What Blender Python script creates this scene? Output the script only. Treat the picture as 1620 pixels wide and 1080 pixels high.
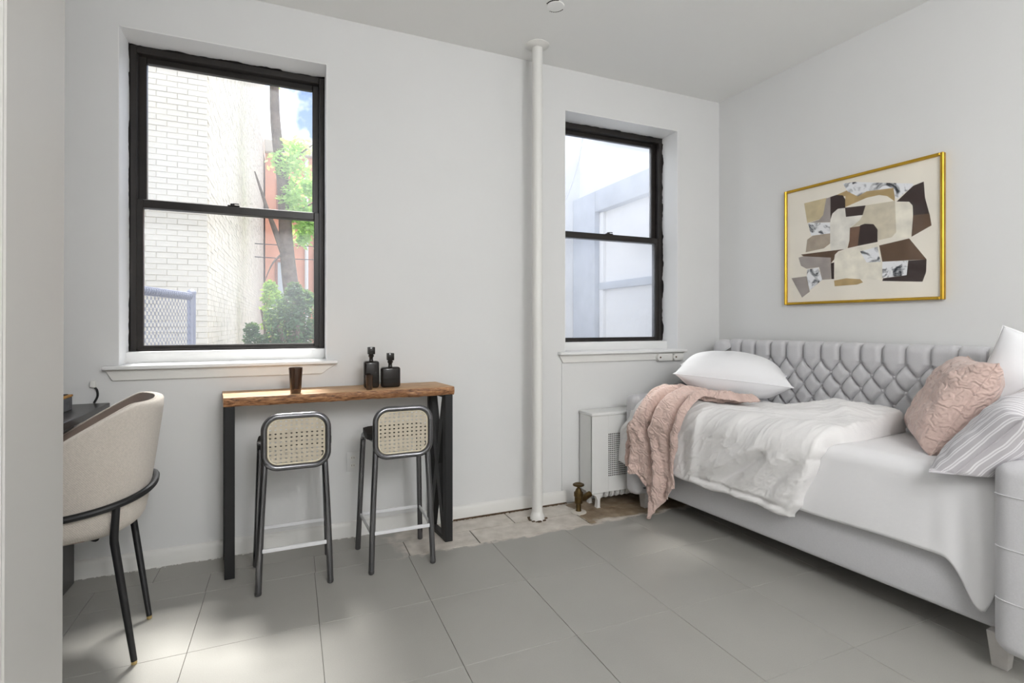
import bpy, bmesh, math, random
from mathutils import Vector, Matrix, noise
from math import sin, cos, pi, radians, sqrt, exp, atan2
random.seed(7)
for o in list(bpy.data.objects): bpy.data.objects.remove(o)
SC = bpy.context.scene
COL = SC.collection

# ------------------------------------------------------------------ camera, sky, sun, added fill lights, exposure
cam_d = bpy.data.cameras.new('camera'); cam = bpy.data.objects.new('camera', cam_d); COL.objects.link(cam)
cam.location = (0, 0, 1.22); cam.rotation_euler = (radians(90), 0, radians(-23.2))
cam_d.sensor_width = 36; cam_d.lens = 36*815/1620; cam_d.shift_y = -28/1620; cam_d.clip_start = .02
SC.camera = cam
SC.view_settings.view_transform = 'Standard'; SC.view_settings.look = 'None'
SC.view_settings.gamma = 1; SC.view_settings.use_curve_mapping = False
SC.view_settings.exposure = 0.12

SKYW = 5.0
W = bpy.data.worlds.new('sky'); SC.world = W; W.use_nodes = True
nt = W.node_tree; nt.nodes.clear()
def wn(t, **k):
    n = nt.nodes.new(t)
    for a, b in k.items(): setattr(n, a, b)
    return n
tc = wn('ShaderNodeTexCoord'); ns = wn('ShaderNodeTexNoise'); rp = wn('ShaderNodeValToRGB'); bg = wn('ShaderNodeBackground'); wo = wn('ShaderNodeOutputWorld')
ns.noise_dimensions = '4D'; ns.inputs['W'].default_value = SKYW; ns.inputs['Scale'].default_value = 3.4; ns.inputs['Detail'].default_value = 6; ns.inputs['Roughness'].default_value = .55
rp.color_ramp.elements[0].position = .475; rp.color_ramp.elements[0].color = (.34, .52, .90, 1)
rp.color_ramp.elements[1].position = .575; rp.color_ramp.elements[1].color = (3.3, 3.27, 3.2, 1)
bg.inputs['Strength'].default_value = 1.0
nt.links.new(tc.outputs['Generated'], ns.inputs['Vector']); nt.links.new(ns.outputs['Fac'], rp.inputs['Fac'])
nt.links.new(rp.outputs['Color'], bg.inputs['Color']); nt.links.new(bg.outputs[0], wo.inputs[0])

sd = bpy.data.lights.new('sun', 'SUN'); sd.energy = 13; sd.angle = radians(15); sd.color = (1, .985, .95)
so = bpy.data.objects.new('sun', sd); COL.objects.link(so)
so.rotation_euler = Vector((.015, -.50, -.866)).to_track_quat('-Z', 'Y').to_euler()
so.location = (0, 8, 12)

FILLS = [(1.15, -.80, 38), (.50, -1.15, 50), (.85, -2.1, 66)]      # fill lights added unseen behind the camera to brighten the room
for x, y, p in FILLS:
    ld = bpy.data.lights.new('fill_light', 'POINT'); ld.shadow_soft_size = .17; ld.energy = p; ld.color = (.985, .99, 1)
    lo = bpy.data.objects.new('fill_light', ld); COL.objects.link(lo); lo.location = (x, y, 2.47)

# ------------------------------------------------------------------ materials
def lin(c): return tuple(((v/255)/12.92 if v/255 <= .04045 else ((v/255+.055)/1.055)**2.4) for v in c)
def mat(name, rgb, rough=.6, metal=0., bump=None, vary=None, spec=.5, sheen=0, trans=0., ior=1.45, coat=0.):
    """rgb in sRGB 0-255; bump=(scale, strength, detail, dist); vary=(scale, amount)"""
    m = bpy.data.materials.new(name); m.use_nodes = True
    t = m.node_tree; b = t.nodes['Principled BSDF']
    c = lin(rgb); b.inputs['Base Color'].default_value = (*c, 1)
    b.inputs['Roughness'].default_value = rough; b.inputs['Metallic'].default_value = metal
    b.inputs['Specular IOR Level'].default_value = spec; b.inputs['IOR'].default_value = ior
    b.inputs['Sheen Weight'].default_value = sheen; b.inputs['Transmission Weight'].default_value = trans
    b.inputs['Coat Weight'].default_value = coat
    tcn = t.nodes.new('ShaderNodeTexCoord')
    if vary:
        n = t.nodes.new('ShaderNodeTexNoise'); n.inputs['Scale'].default_value = vary[0]; n.inputs['Detail'].default_value = 4
        r = t.nodes.new('ShaderNodeValToRGB'); k = vary[1]
        r.color_ramp.elements[0].position = .3; r.color_ramp.elements[1].position = .7
        r.color_ramp.elements[0].color = (*[v*(1-k) for v in c], 1); r.color_ramp.elements[1].color = (*[min(1, v*(1+k)) for v in c], 1)
        t.links.new(tcn.outputs['Object'], n.inputs['Vector']); t.links.new(n.outputs['Fac'], r.inputs['Fac']); t.links.new(r.outputs['Color'], b.inputs['Base Color'])
    if bump:
        n = t.nodes.new('ShaderNodeTexNoise'); n.inputs['Scale'].default_value = bump[0]; n.inputs['Detail'].default_value = bump[2] if len(bump) > 2 else 3
        bp = t.nodes.new('ShaderNodeBump'); bp.inputs['Strength'].default_value = bump[1]; bp.inputs['Distance'].default_value = bump[3] if len(bump) > 3 else .002
        t.links.new(tcn.outputs['Object'], n.inputs['Vector']); t.links.new(n.outputs['Fac'], bp.inputs['Height']); t.links.new(bp.outputs['Normal'], b.inputs['Normal'])
    return m
def nodes(m): return m.node_tree, m.node_tree.nodes['Principled BSDF']
M = {}
M['wall'] = mat('wall_paint', (224, 224, 223), .62, bump=(9, .12, 4, .006), vary=(1.3, .012))
M['ceiling'] = mat('ceiling_paint', (244, 244, 242), .75, bump=(6, .10, 4, .006))
M['reveal'] = mat('gloss_white_paint', (236, 236, 235), .4, bump=(40, .08, 3, .002))
M['trim'] = mat('trim_paint', (228, 227, 223), .42, bump=(18, .12, 4, .003))
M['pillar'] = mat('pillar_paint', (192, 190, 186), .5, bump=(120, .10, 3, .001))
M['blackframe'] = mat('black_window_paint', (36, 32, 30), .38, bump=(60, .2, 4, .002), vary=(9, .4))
M['blackmetal'] = mat('black_powder_coat', (28, 28, 29), .5)
M['chrome'] = mat('gunmetal_tube', (122, 122, 125), .24, 1.0)
M['whitebar'] = mat('white_enamel_bar', (222, 222, 224), .35)
M['cane'] = mat('woven_cane', (192, 182, 163), .65, bump=(420, .4, 2, .001), vary=(60, .08))
M['canetrim'] = mat('cane_spline', (222, 212, 188), .6)
M['seatblack'] = mat('black_seat', (34, 33, 32), .6)
M['linen'] = mat('beige_linen', (214, 205, 194), .9, sheen=.3, vary=(160, .07))
M['taupe_inner'] = mat('taupe_upholstery', (136, 120, 110), .8, sheen=.5, vary=(20, .06))  # darker taupe for the inside and seat of the armchair
M['deskdark'] = mat('charcoal_desk', (62, 60, 60), .35, vary=(7, .12))
M['concrete'] = mat('grey_concrete', (96, 96, 98), .8, vary=(40, .2))
M['ochre'] = mat('ochre_wood', (176, 128, 62), .6, vary=(30, .3))
M['brass'] = mat('aged_brass', (98, 80, 50), .42, .85, vary=(50, .25))
M['goldframe'] = mat('gold_frame', (206, 166, 62), .3, 1.0, vary=(14, .12))
M['foot'] = mat('brass_tip', (200, 176, 120), .4, .6)
M['radwhite'] = mat('radiator_white', (226, 226, 224), .35, vary=(6, .02))
M['darkhole'] = mat('dark_inside', (38, 36, 34), .9)
M['fabric'] = mat('grey_upholstery', (198, 197, 199), .92, sheen=.35, vary=(220, .035), bump=(500, .25, 2, .001))
M['leg'] = mat('washed_wood', (196, 192, 188), .6, vary=(30, .08), bump=(80, .3, 3, .002))
M['sheet'] = mat('white_sheet', (232, 231, 232), .85, sheen=.2, bump=(14, .25, 5, .01))
M['duvet'] = mat('white_linen_duvet', (233, 231, 230), .9, sheen=.25, bump=(38, .35, 5, .006))
M['pillow'] = mat('white_cotton', (238, 238, 240), .85, sheen=.2, bump=(16, .22, 4, .008))
M['asphalt'] = mat('yard_ground', (104, 101, 97), .95, vary=(3, .12))
M['stone'] = mat('pale_stone', (206, 200, 190), .9)
# woven linen relief for the armchair shell
t, b = nodes(M['linen'])
tcn = t.nodes.new('ShaderNodeTexCoord')
w1 = t.nodes.new('ShaderNodeTexWave'); w1.bands_direction = 'Z'; w1.inputs['Scale'].default_value = 95; w1.inputs['Distortion'].default_value = 2.5; w1.inputs['Detail'].default_value = 2; w1.inputs['Detail Scale'].default_value = 30
w2 = t.nodes.new('ShaderNodeTexWave'); w2.bands_direction = 'DIAGONAL'; w2.inputs['Scale'].default_value = 80; w2.inputs['Distortion'].default_value = 2.5; w2.inputs['Detail'].default_value = 2; w2.inputs['Detail Scale'].default_value = 30
ad = t.nodes.new('ShaderNodeMath'); bp = t.nodes.new('ShaderNodeBump'); bp.inputs['Strength'].default_value = .5; bp.inputs['Distance'].default_value = .003
t.links.new(tcn.outputs['Object'], w1.inputs['Vector']); t.links.new(tcn.outputs['Object'], w2.inputs['Vector'])
t.links.new(w1.outputs['Fac'], ad.inputs[0]); t.links.new(w2.outputs['Fac'], ad.inputs[1]); t.links.new(ad.outputs[0], bp.inputs['Height']); t.links.new(bp.outputs['Normal'], b.inputs['Normal'])

def wood_mat(name, dark, mid, light, axis_scale, edge=1.0):
    m = mat(name, mid, .5); t, b = nodes(m)
    tcn = t.nodes.new('ShaderNodeTexCoord'); mp = t.nodes.new('ShaderNodeMapping'); mp.inputs['Scale'].default_value = axis_scale
    n = t.nodes.new('ShaderNodeTexNoise'); n.inputs['Scale'].default_value = 6; n.inputs['Detail'].default_value = 8; n.inputs['Roughness'].default_value = .62; n.inputs['Distortion'].default_value = .6
    r = t.nodes.new('ShaderNodeValToRGB'); e = r.color_ramp.elements
    e[0].position = .33; e[0].color = (*lin(dark), 1); e[1].position = .68; e[1].color = (*lin(light), 1)
    q = e.new(.5); q.color = (*lin(mid), 1)
    bp = t.nodes.new('ShaderNodeBump'); bp.inputs['Strength'].default_value = .3*edge; bp.inputs['Distance'].default_value = .003
    t.links.new(tcn.outputs['Object'], mp.inputs['Vector']); t.links.new(mp.outputs[0], n.inputs['Vector']); t.links.new(n.outputs['Fac'], r.inputs['Fac'])
    t.links.new(r.outputs['Color'], b.inputs['Base Color']); t.links.new(n.outputs['Fac'], bp.inputs['Height']); t.links.new(bp.outputs['Normal'], b.inputs['Normal'])
    return m
M['oak'] = wood_mat('oak_top', (164, 122, 86), (202, 162, 120), (222, 188, 148), (1.2, 9, 9))
M['oakedge'] = wood_mat('oak_live_edge', (78, 50, 33), (152, 106, 70), (198, 152, 108), (3.5, 20, 22), 2.5)

def floor_mat():
    m = mat('painted_floor_tile', (150, 149, 145), .42); t, b = nodes(m); L = t.links.new
    N = lambda k, **kw: [setattr(n, a, v) for n in [t.nodes.new(k)] for a, v in kw.items()] and None
    def node(k, op=None):
        n = t.nodes.new(k)
        if op: n.operation = op
        return n
    g = node('ShaderNodeNewGeometry'); sp = node('ShaderNodeSeparateXYZ'); L(g.outputs['Position'], sp.inputs[0])
    nz = node('ShaderNodeTexNoise'); nz.inputs['Scale'].default_value = 9; nz.inputs['Detail'].default_value = 6; L(g.outputs['Position'], nz.inputs['Vector'])
    def mth(op, a, bb):
        n = node('ShaderNodeMath', op)
        for i, v in enumerate((a, bb)):
            if isinstance(v, (int, float)): n.inputs[i].default_value = v
            else: L(v, n.inputs[i])
        return n.outputs[0]
    def sstep(x, lo, hi):
        n = node('ShaderNodeMapRange'); n.interpolation_type = 'SMOOTHSTEP'
        L(x, n.inputs['Value']); n.inputs['From Min'].default_value = lo; n.inputs['From Max'].default_value = hi
        return n.outputs['Result']
    wob = mth('MULTIPLY', mth('SUBTRACT', nz.outputs['Fac'], .5), .16)
    y = mth('ADD', sp.outputs['Y'], wob); x = mth('ADD', sp.outputs['X'], mth('MULTIPLY', wob, 2.0))
    bare = mth('MULTIPLY', sstep(y, 2.675, 2.695), sstep(x, .50, .60))
    brown = mth('MULTIPLY', sstep(x, 1.70, 1.74), sstep(y, 2.70, 2.74))
    fine = node('ShaderNodeTexNoise'); fine.inputs['Scale'].default_value = 260; fine.inputs['Detail'].default_value = 3; L(g.outputs['Position'], fine.inputs['Vector'])
    big = node('ShaderNodeTexNoise'); big.inputs['Scale'].default_value = 2.2; big.inputs['Detail'].default_value = 5; L(g.outputs['Position'], big.inputs['Vector'])
    def ramp(src, a, c, lo=.3, hi=.7):
        r = node('ShaderNodeValToRGB'); r.color_ramp.elements[0].position = lo; r.color_ramp.elements[1].position = hi
        r.color_ramp.elements[0].color = (*lin(a), 1); r.color_ramp.elements[1].color = (*lin(c), 1); L(src, r.inputs['Fac']); return r.outputs['Color']
    mixv = mth('ADD', mth('MULTIPLY', fine.outputs['Fac'], .45), mth('MULTIPLY', big.outputs['Fac'], .55))
    paint = ramp(mixv, (155, 153, 147), (166, 164, 158))
    sn = node('ShaderNodeTexNoise'); sn.inputs['Scale'].default_value = 14; sn.inputs['Detail'].default_value = 8; L(g.outputs['Position'], sn.inputs['Vector'])
    beige = ramp(sn.outputs['Fac'], (188, 180, 170), (216, 209, 200))
    wood = ramp(sn.outputs['Fac'], (118, 98, 76), (168, 150, 126))
    def mixc(f, a, c):
        n = node('ShaderNodeMix'); n.data_type = 'RGBA'; L(f, n.inputs[0]); L(a, n.inputs[6]); L(c, n.inputs[7]); return n.outputs[2]
    L(mixc(brown, mixc(bare, paint, beige), wood), b.inputs['Base Color'])
    bp = node('ShaderNodeBump'); bp.inputs['Strength'].default_value = .12; bp.inputs['Distance'].default_value = .002
    L(fine.outputs['Fac'], bp.inputs['Height']); L(bp.outputs['Normal'], b.inputs['Normal'])
    return m
M['tile'] = floor_mat()
M['joint'] = mat('tile_joint', (88, 84, 78), .8)

def glass_mat(name, haze, tint=(1, 1, 1)):
    m = bpy.data.materials.new(name); m.use_nodes = True; t = m.node_tree; t.nodes.clear()
    tr = t.nodes.new('ShaderNodeBsdfTransparent'); tr.inputs[0].default_value = (*tint, 1)
    gl = t.nodes.new('ShaderNodeBsdfGlossy'); gl.inputs['Roughness'].default_value = .02
    df = t.nodes.new('ShaderNodeBsdfTranslucent'); df.inputs[0].default_value = (.9, .94, 1, 1)
    fr = t.nodes.new('ShaderNodeValue'); fr.outputs[0].default_value = .003
    nz = t.nodes.new('ShaderNodeTexNoise'); nz.inputs['Scale'].default_value = 2; nz.inputs['Detail'].default_value = 0
    tcn = t.nodes.new('ShaderNodeTexCoord'); t.links.new(tcn.outputs['Object'], nz.inputs['Vector'])
    mu = t.nodes.new('ShaderNodeMath'); mu.operation = 'MULTIPLY'; mu.inputs[1].default_value = haze*2; t.links.new(nz.outputs['Fac'], mu.inputs[0])
    m1 = t.nodes.new('ShaderNodeMixShader'); m2 = t.nodes.new('ShaderNodeMixShader'); o = t.nodes.new('ShaderNodeOutputMaterial')
    t.links.new(mu.outputs[0], m1.inputs[0]); t.links.new(tr.outputs[0], m1.inputs[1]); t.links.new(df.outputs[0], m1.inputs[2])
    t.links.new(fr.outputs[0], m2.inputs[0]); t.links.new(m1.outputs[0], m2.inputs[1]); t.links.new(gl.outputs[0], m2.inputs[2]); t.links.new(m2.outputs[0], o.inputs[0])
    return m
M['pane'] = glass_mat('window_glass', .05)
M['panehazy'] = glass_mat('hazy_window_glass', .16)
M['smoke'] = mat('smoked_brown_glass', (112, 84, 64), .04, spec=.5, trans=.75, ior=1.45)
M['smokesolid'] = mat('dark_smoked_glass', (38, 33, 30), .08, trans=.25)

# ------------------------------------------------------------------ helpers
ORG = {}
def tag(o, label=None, cat=None, group=None, kind=None):
    if label: o['label'] = label
    if cat: o['category'] = cat
    if group: o['group'] = group
    if kind: o['kind'] = kind
    return o
def thing(name, label, cat, loc=(0, 0, 0), rz=0., group=None, kind=None):
    o = bpy.data.objects.new(name, None); o.empty_display_size = .1; COL.objects.link(o)
    o.location = loc; o.rotation_euler = (0, 0, rz); ORG[o.name] = Vector(loc) if rz == 0 else Vector((0, 0, 0))
    return tag(o, label, cat, group, kind)
def mk(name, bm, m, parent=None, smooth=35, local=False):
    """link a bmesh as one object; coordinates are world ones unless the parent is rotated or local is set"""
    if parent is not None and not local:
        bmesh.ops.translate(bm, verts=bm.verts, vec=-ORG.get(parent.name, Vector((0, 0, 0))))
    bmesh.ops.recalc_face_normals(bm, faces=bm.faces)
    me = bpy.data.meshes.new(name); bm.to_mesh(me); bm.free()
    if smooth:
        me.shade_smooth(); me.set_sharp_from_angle(angle=radians(smooth))
    me.materials.append(m if not isinstance(m, str) else M[m])
    o = bpy.data.objects.new(name, me); COL.objects.link(o)
    if parent is not None:
        o.parent = parent; ORG[o.name] = ORG.get(parent.name, Vector((0, 0, 0))) if not local else Vector((0, 0, 0))
    else: ORG[o.name] = Vector((0, 0, 0))
    return o
def inst(src, name, loc, parent=None, rot=(0, 0, 0), scale=(1, 1, 1)):
    o = bpy.data.objects.new(name, src.data if hasattr(src, 'data') else src); COL.objects.link(o)
    o.location = loc; o.rotation_euler = rot; o.scale = scale
    if parent is not None: o.parent = parent
    return o
def based(name, bm, m, label, cat, base, **kw):
    """a one-mesh thing whose origin sits at its base"""
    bmesh.ops.translate(bm, verts=bm.verts, vec=-Vector(base))
    o = mk(name, bm, m, **{k: v for k, v in kw.items() if k in ('smooth',)}); o.location = base
    return tag(o, label, cat, kw.get('group'), kw.get('kind'))
def add_box(bm, lo, hi, bevel=0., seg=2):
    vs = [bm.verts.new((hi[0] if i & 1 else lo[0], hi[1] if i & 2 else lo[1], hi[2] if i & 4 else lo[2])) for i in range(8)]
    for f in ((0, 2, 3, 1), (4, 5, 7, 6), (0, 1, 5, 4), (2, 6, 7, 3), (0, 4, 6, 2), (1, 3, 7, 5)): bm.faces.new([vs[i] for i in f])
    if bevel:
        es = list({e for v in vs for e in v.link_edges})
        bmesh.ops.bevel(bm, geom=es, offset=bevel, segments=seg, affect='EDGES', profile=.5, clamp_overlap=True)
    return bm
def box(lo, hi, bevel=0., seg=2): return add_box(bmesh.new(), lo, hi, bevel, seg)
def add_tube(bm, pts, r, n=10, caps=True, closed=False):
    pts = [Vector(p) for p in pts]; N = len(pts); rings = []
    rr = r if isinstance(r, (list, tuple)) else [r]*N
    up = None
    for i, p in enumerate(pts):
        if closed: d = pts[(i+1) % N]-pts[i-1]
        else: d = pts[min(i+1, N-1)]-pts[max(i-1, 0)]
        d.normalize()
        if up is None:
            up = Vector((0, 0, 1)) if abs(d.z) < .9 else Vector((1, 0, 0))
        a = d.cross(up)
        if a.length < 1e-5: a = d.cross(Vector((0, 1, 0)))
        a.normalize(); bb = a.cross(d); up = bb
        rings.append([bm.verts.new(p + rr[i]*(a*cos(2*pi*k/n)+bb*sin(2*pi*k/n))) for k in range(n)])
    for i in range(N if closed else N-1):
        A, B = rings[i], rings[(i+1) % N]
        for k in range(n): bm.faces.new((A[k], A[(k+1) % n], B[(k+1) % n], B[k]))
    if caps and not closed:
        bm.faces.new(rings[0][::-1]); bm.faces.new(rings[-1])
    return bm
def tube(pts, r, n=10, **k): return add_tube(bmesh.new(), pts, r, n, **k)
def add_lathe(bm, prof, c, n=24, axis='z'):
    rings = []
    for r, z in prof:
        ring = []
        for k in range(n):
            a = 2*pi*k/n
            p = Vector((r*cos(a), r*sin(a), z))
            if axis == 'y': p = Vector((r*cos(a), z, r*sin(a)))
            if axis == 'x': p = Vector((z, r*cos(a), r*sin(a)))
            ring.append(bm.verts.new(p+Vector(c)))
        rings.append(ring)
    for A, B in zip(rings, rings[1:]):
        for k in range(n): bm.faces.new((A[k], A[(k+1) % n], B[(k+1) % n], B[k]))
    bm.faces.new(rings[0][::-1]); bm.faces.new(rings[-1])
    return bm
def lathe(prof, c, n=24, axis='z'): return add_lathe(bmesh.new(), prof, c, n, axis)
def add_prism(bm, poly, axis, a, b):
    """poly: 2D points; axis 'x': (y,z) extruded in x from a to b; 'y': (x,z); 'z': (x,y)"""
    def P(p, t): return {'x': (t, p[0], p[1]), 'y': (p[0], t, p[1]), 'z': (p[0], p[1], t)}[axis]
    A = [bm.verts.new(P(p, a)) for p in poly]; B = [bm.verts.new(P(p, b)) for p in poly]
    n = len(poly)
    bm.faces.new(A); bm.faces.new(B[::-1])
    for i in range(n): bm.faces.new((A[i], A[(i+1) % n], B[(i+1) % n], B[i]))
    return bm
def prism(poly, axis, a, b, bevel=0, seg=2):
    bm = add_prism(bmesh.new(), poly, axis, a, b)
    if bevel: bmesh.ops.bevel(bm, geom=bm.edges[:], offset=bevel, segments=seg, affect='EDGES', clamp_overlap=True)
    return bm
def grid_surface(f, nu, nv, closed_u=False):
    bm = bmesh.new(); V = [[bm.verts.new(f(i/nu, j/nv)) for j in range(nv+1)] for i in range(nu+1)]
    for i in range(nu):
        for j in range(nv): bm.faces.new((V[i][j], V[i+1][j], V[i+1][j+1], V[i][j+1]))
    return bm
def smooth_path(pts, n=8):
    """Catmull-Rom through the points"""
    P = [Vector(p) for p in pts]; out = []
    for i in range(len(P)-1):
        p0 = P[max(i-1, 0)]; p1 = P[i]; p2 = P[i+1]; p3 = P[min(i+2, len(P)-1)]
        for k in range(n):
            t = k/n
            out.append(.5*((2*p1)+(p2-p0)*t+(2*p0-5*p1+4*p2-p3)*t*t+(3*p1-p0-3*p2+p3)*t**3))
    out.append(P[-1]); return out
def sst(x, a, b):
    t = max(0., min(1., (x-a)/(b-a))); return t*t*(3-2*t)
def interp(tab, x):
    if x <= tab[0][0]: return tab[0][1]
    for (a, p), (b, q) in zip(tab, tab[1:]):
        if x <= b: return p+(q-p)*sst(x, a, b)
    return tab[-1][1]

# ------------------------------------------------------------------ room shell
D = 3.09; CEIL = 2.96; A_R = radians(2.4)
W1 = (-.782, .187, 1.015, 2.687); W2 = (1.716, 2.690, 1.028, 2.680)
# floor: slab with every tile on it
fb = mk('floor', box((-2.1, -2.7, -.12), (3.36, 3.34, -.004)), 'joint', smooth=0); tag(fb, kind='structure')
def tile_mesh(w, d):
    bm = box((0, 0, -.004), (w, d, 0), .0012, 1)
    me = bpy.data.meshes.new('floor_tile'); bm.to_mesh(me); bm.free(); me.materials.append(M['tile']); return me
PX, PY, X0, Y0 = .4615, .4765, .567, 2.231
tile_cache = {}
def put_tile(x0, x1, y0, y1, g=.0007, dz=0.):
    x0 = max(x0, -2.05); x1 = min(x1, 3.07); y0 = max(y0, -2.6); y1 = min(y1, 3.075)
    if x1-x0 < .03 or y1-y0 < .03: return
    k = (round(x1-x0-2*g, 4), round(y1-y0-2*g, 4))
    if k not in tile_cache: tile_cache[k] = tile_mesh(*k)
    o = inst(tile_cache[k], 'floor_tile', (x0+g, y0+g, dz), fb, (random.uniform(-.0006, .0006), random.uniform(-.0006, .0006), 0))
for i in range(-6, 7):
    for j in range(-11, 2):
        x0, x1 = X0+i*PX, X0+(i+1)*PX; y0, y1 = Y0+(j-1)*PY, Y0+j*PY
        if j == 1: y1 = 2.705
        put_tile(x0, x1, y0, y1)
for a, b2 in ((-2.05, -1.28), (-1.28, -.82), (-.82, -.36), (-.36, .11), (.11, .575), (.575, .968), (.968, 1.68), (1.68, 2.3), (2.3, 3.07)): put_tile(a, b2, 2.705, 2.897, .0028 if .5 < a < 1.7 else .0009)
for a, b2 in ((-2.05, -1.1), (-1.1, -.6), (-.6, -.15), (-.15, .33), (.33, .8), (.8, 1.262), (1.262, 1.70), (1.70, 2.2), (2.2, 3.07)): put_tile(a, b2, 2.897, 3.075, .0028 if .5 < a < 1.7 else .0009)

def wall_holes(name, x0, x1, z0, z1, ya, yb, holes, m):
    bm = bmesh.new()
    xs = sorted({x0, x1, *[h[0] for h in holes], *[h[1] for h in holes]}); zs = sorted({z0, z1, *[h[2] for h in holes], *[h[3] for h in holes]})
    def hole(cx, cz): return any(h[0] < cx < h[1] and h[2] < cz < h[3] for h in holes)
    vc = {}
    def V(x, y, z):
        k = (round(x, 4), round(y, 4), round(z, 4))
        if k not in vc: vc[k] = bm.verts.new((x, y, z))
        return vc[k]
    for a, b2 in zip(xs, xs[1:]):
        for c, d in zip(zs, zs[1:]):
            if hole((a+b2)/2, (c+d)/2): continue
            bm.faces.new((V(a, ya, c), V(b2, ya, c), V(b2, ya, d), V(a, ya, d)))
            bm.faces.new((V(a, yb, c), V(b2, yb, c), V(b2, yb, d), V(a, yb, d)))
    for h in holes:
        q = [(h[0], h[2]), (h[1], h[2]), (h[1], h[3]), (h[0], h[3])]
        for (p, s), (r, u) in zip(q, q[1:]+q[:1]): bm.faces.new((V(p, ya, s), V(r, ya, u), V(r, yb, u), V(p, yb, s)))
    q = [(x0, z0), (x1, z0), (x1, z1), (x0, z1)]
    bmesh.ops.recalc_face_normals(bm, faces=bm.faces)
    o = mk(name, bm, m, smooth=0); tag(o, kind='structure'); return o
wall_holes('wall_back', -2.05, 3.4, -.12, 3.3, D, D+.27, [W1, W2], 'wall')
tag(mk('ceiling', box((-2.15, -2.7, CEIL), (3.6, D+.27, 3.26)), 'ceiling', smooth=0), kind='structure')
wr = thing('wall_right', None, None, (3.10, 3.09, 0), -(pi/2-A_R), kind='structure')
mk('plaster', box((-.02, 0, -.12), (5.75, .15, 3.2)), 'wall', wr, smooth=0, local=True)
tag(mk('wall_left', box((-2.05, 1.5, -.12), (-1.5, D, 3.2)), 'wall', smooth=0), kind='structure')
tag(mk('wall_far_left', box((-2.2, -2.7, -.12), (-2.05, 1.6, 3.2)), 'wall', smooth=0), kind='structure')
tag(mk('wall_rear', box((-2.2, -2.8, -.12), (3.5, -2.65, 3.2)), 'wall', smooth=0), kind='structure')
# the jamb beside the camera: end of a partition, slightly out of plumb
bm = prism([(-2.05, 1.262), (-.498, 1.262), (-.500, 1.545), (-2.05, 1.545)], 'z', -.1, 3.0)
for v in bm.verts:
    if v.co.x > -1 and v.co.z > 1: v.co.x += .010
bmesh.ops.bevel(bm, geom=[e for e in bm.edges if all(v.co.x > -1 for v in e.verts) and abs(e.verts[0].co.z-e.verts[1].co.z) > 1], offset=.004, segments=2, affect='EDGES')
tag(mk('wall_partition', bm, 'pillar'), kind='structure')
# baseboard with an eased top, paint-ragged foot
def baseboard(name, x0, x1, parent=None):
    prof = [(D, -.002), (D-.017, -.002), (D-.017, .062), (D-.013, .076), (D-.006, .083), (D, .085)]
    return prism(prof, 'x', x0, x1)
tag(mk('baseboard_back', baseboard('b', -1.5, 1.72), 'trim'), kind='structure')
bb = thing('baseboard_right', None, None, (3.10, 3.09, 0), -(pi/2-A_R), kind='structure')
mk('board', prism([(0, -.002), (-.017, -.002), (-.017, .066), (-.006, .083), (0, .085)], 'x', .02, 5.7), 'trim', bb, local=True)
tag(mk('baseboard_left', prism([(-1.5, -.002), (-1.483, -.002), (-1.483, .07), (-1.494, .085), (-1.5, .085)], 'y', 1.55, 3.07), 'trim'), kind='structure')
# cracked gap line where the baseboard meets the floor: crumbs of old mortar
def crumbs(name, x0, x1, n, parent, m, seed):
    rnd = random.Random(seed); bm = bmesh.new()
    for k in range(n):
        x = rnd.uniform(x0, x1); y = D-.019-abs(rnd.gauss(0, .004)); s = rnd.uniform(.002, .006)
        add_box(bm, (x, y-s*.6, -.001), (x+s*rnd.uniform(1, 4), y+s*.6, s*.5))
    return mk(name, bm, m, smooth=0)
M['grime'] = mat('old_grime', (92, 74, 56), .95, vary=(30, .4))
o = crumbs('trim_1', .9, 1.72, 130, None, 'grime', 3); tag(o, kind='structure')
o = crumbs('trim_2', -1.0, .9, 120, None, 'trim', 4); tag(o, kind='structure')
tag(mk('trim_3', box((.92, D-.0185, -.001), (1.72, D-.016, .009)), 'grime', smooth=0), kind='structure')

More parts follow.
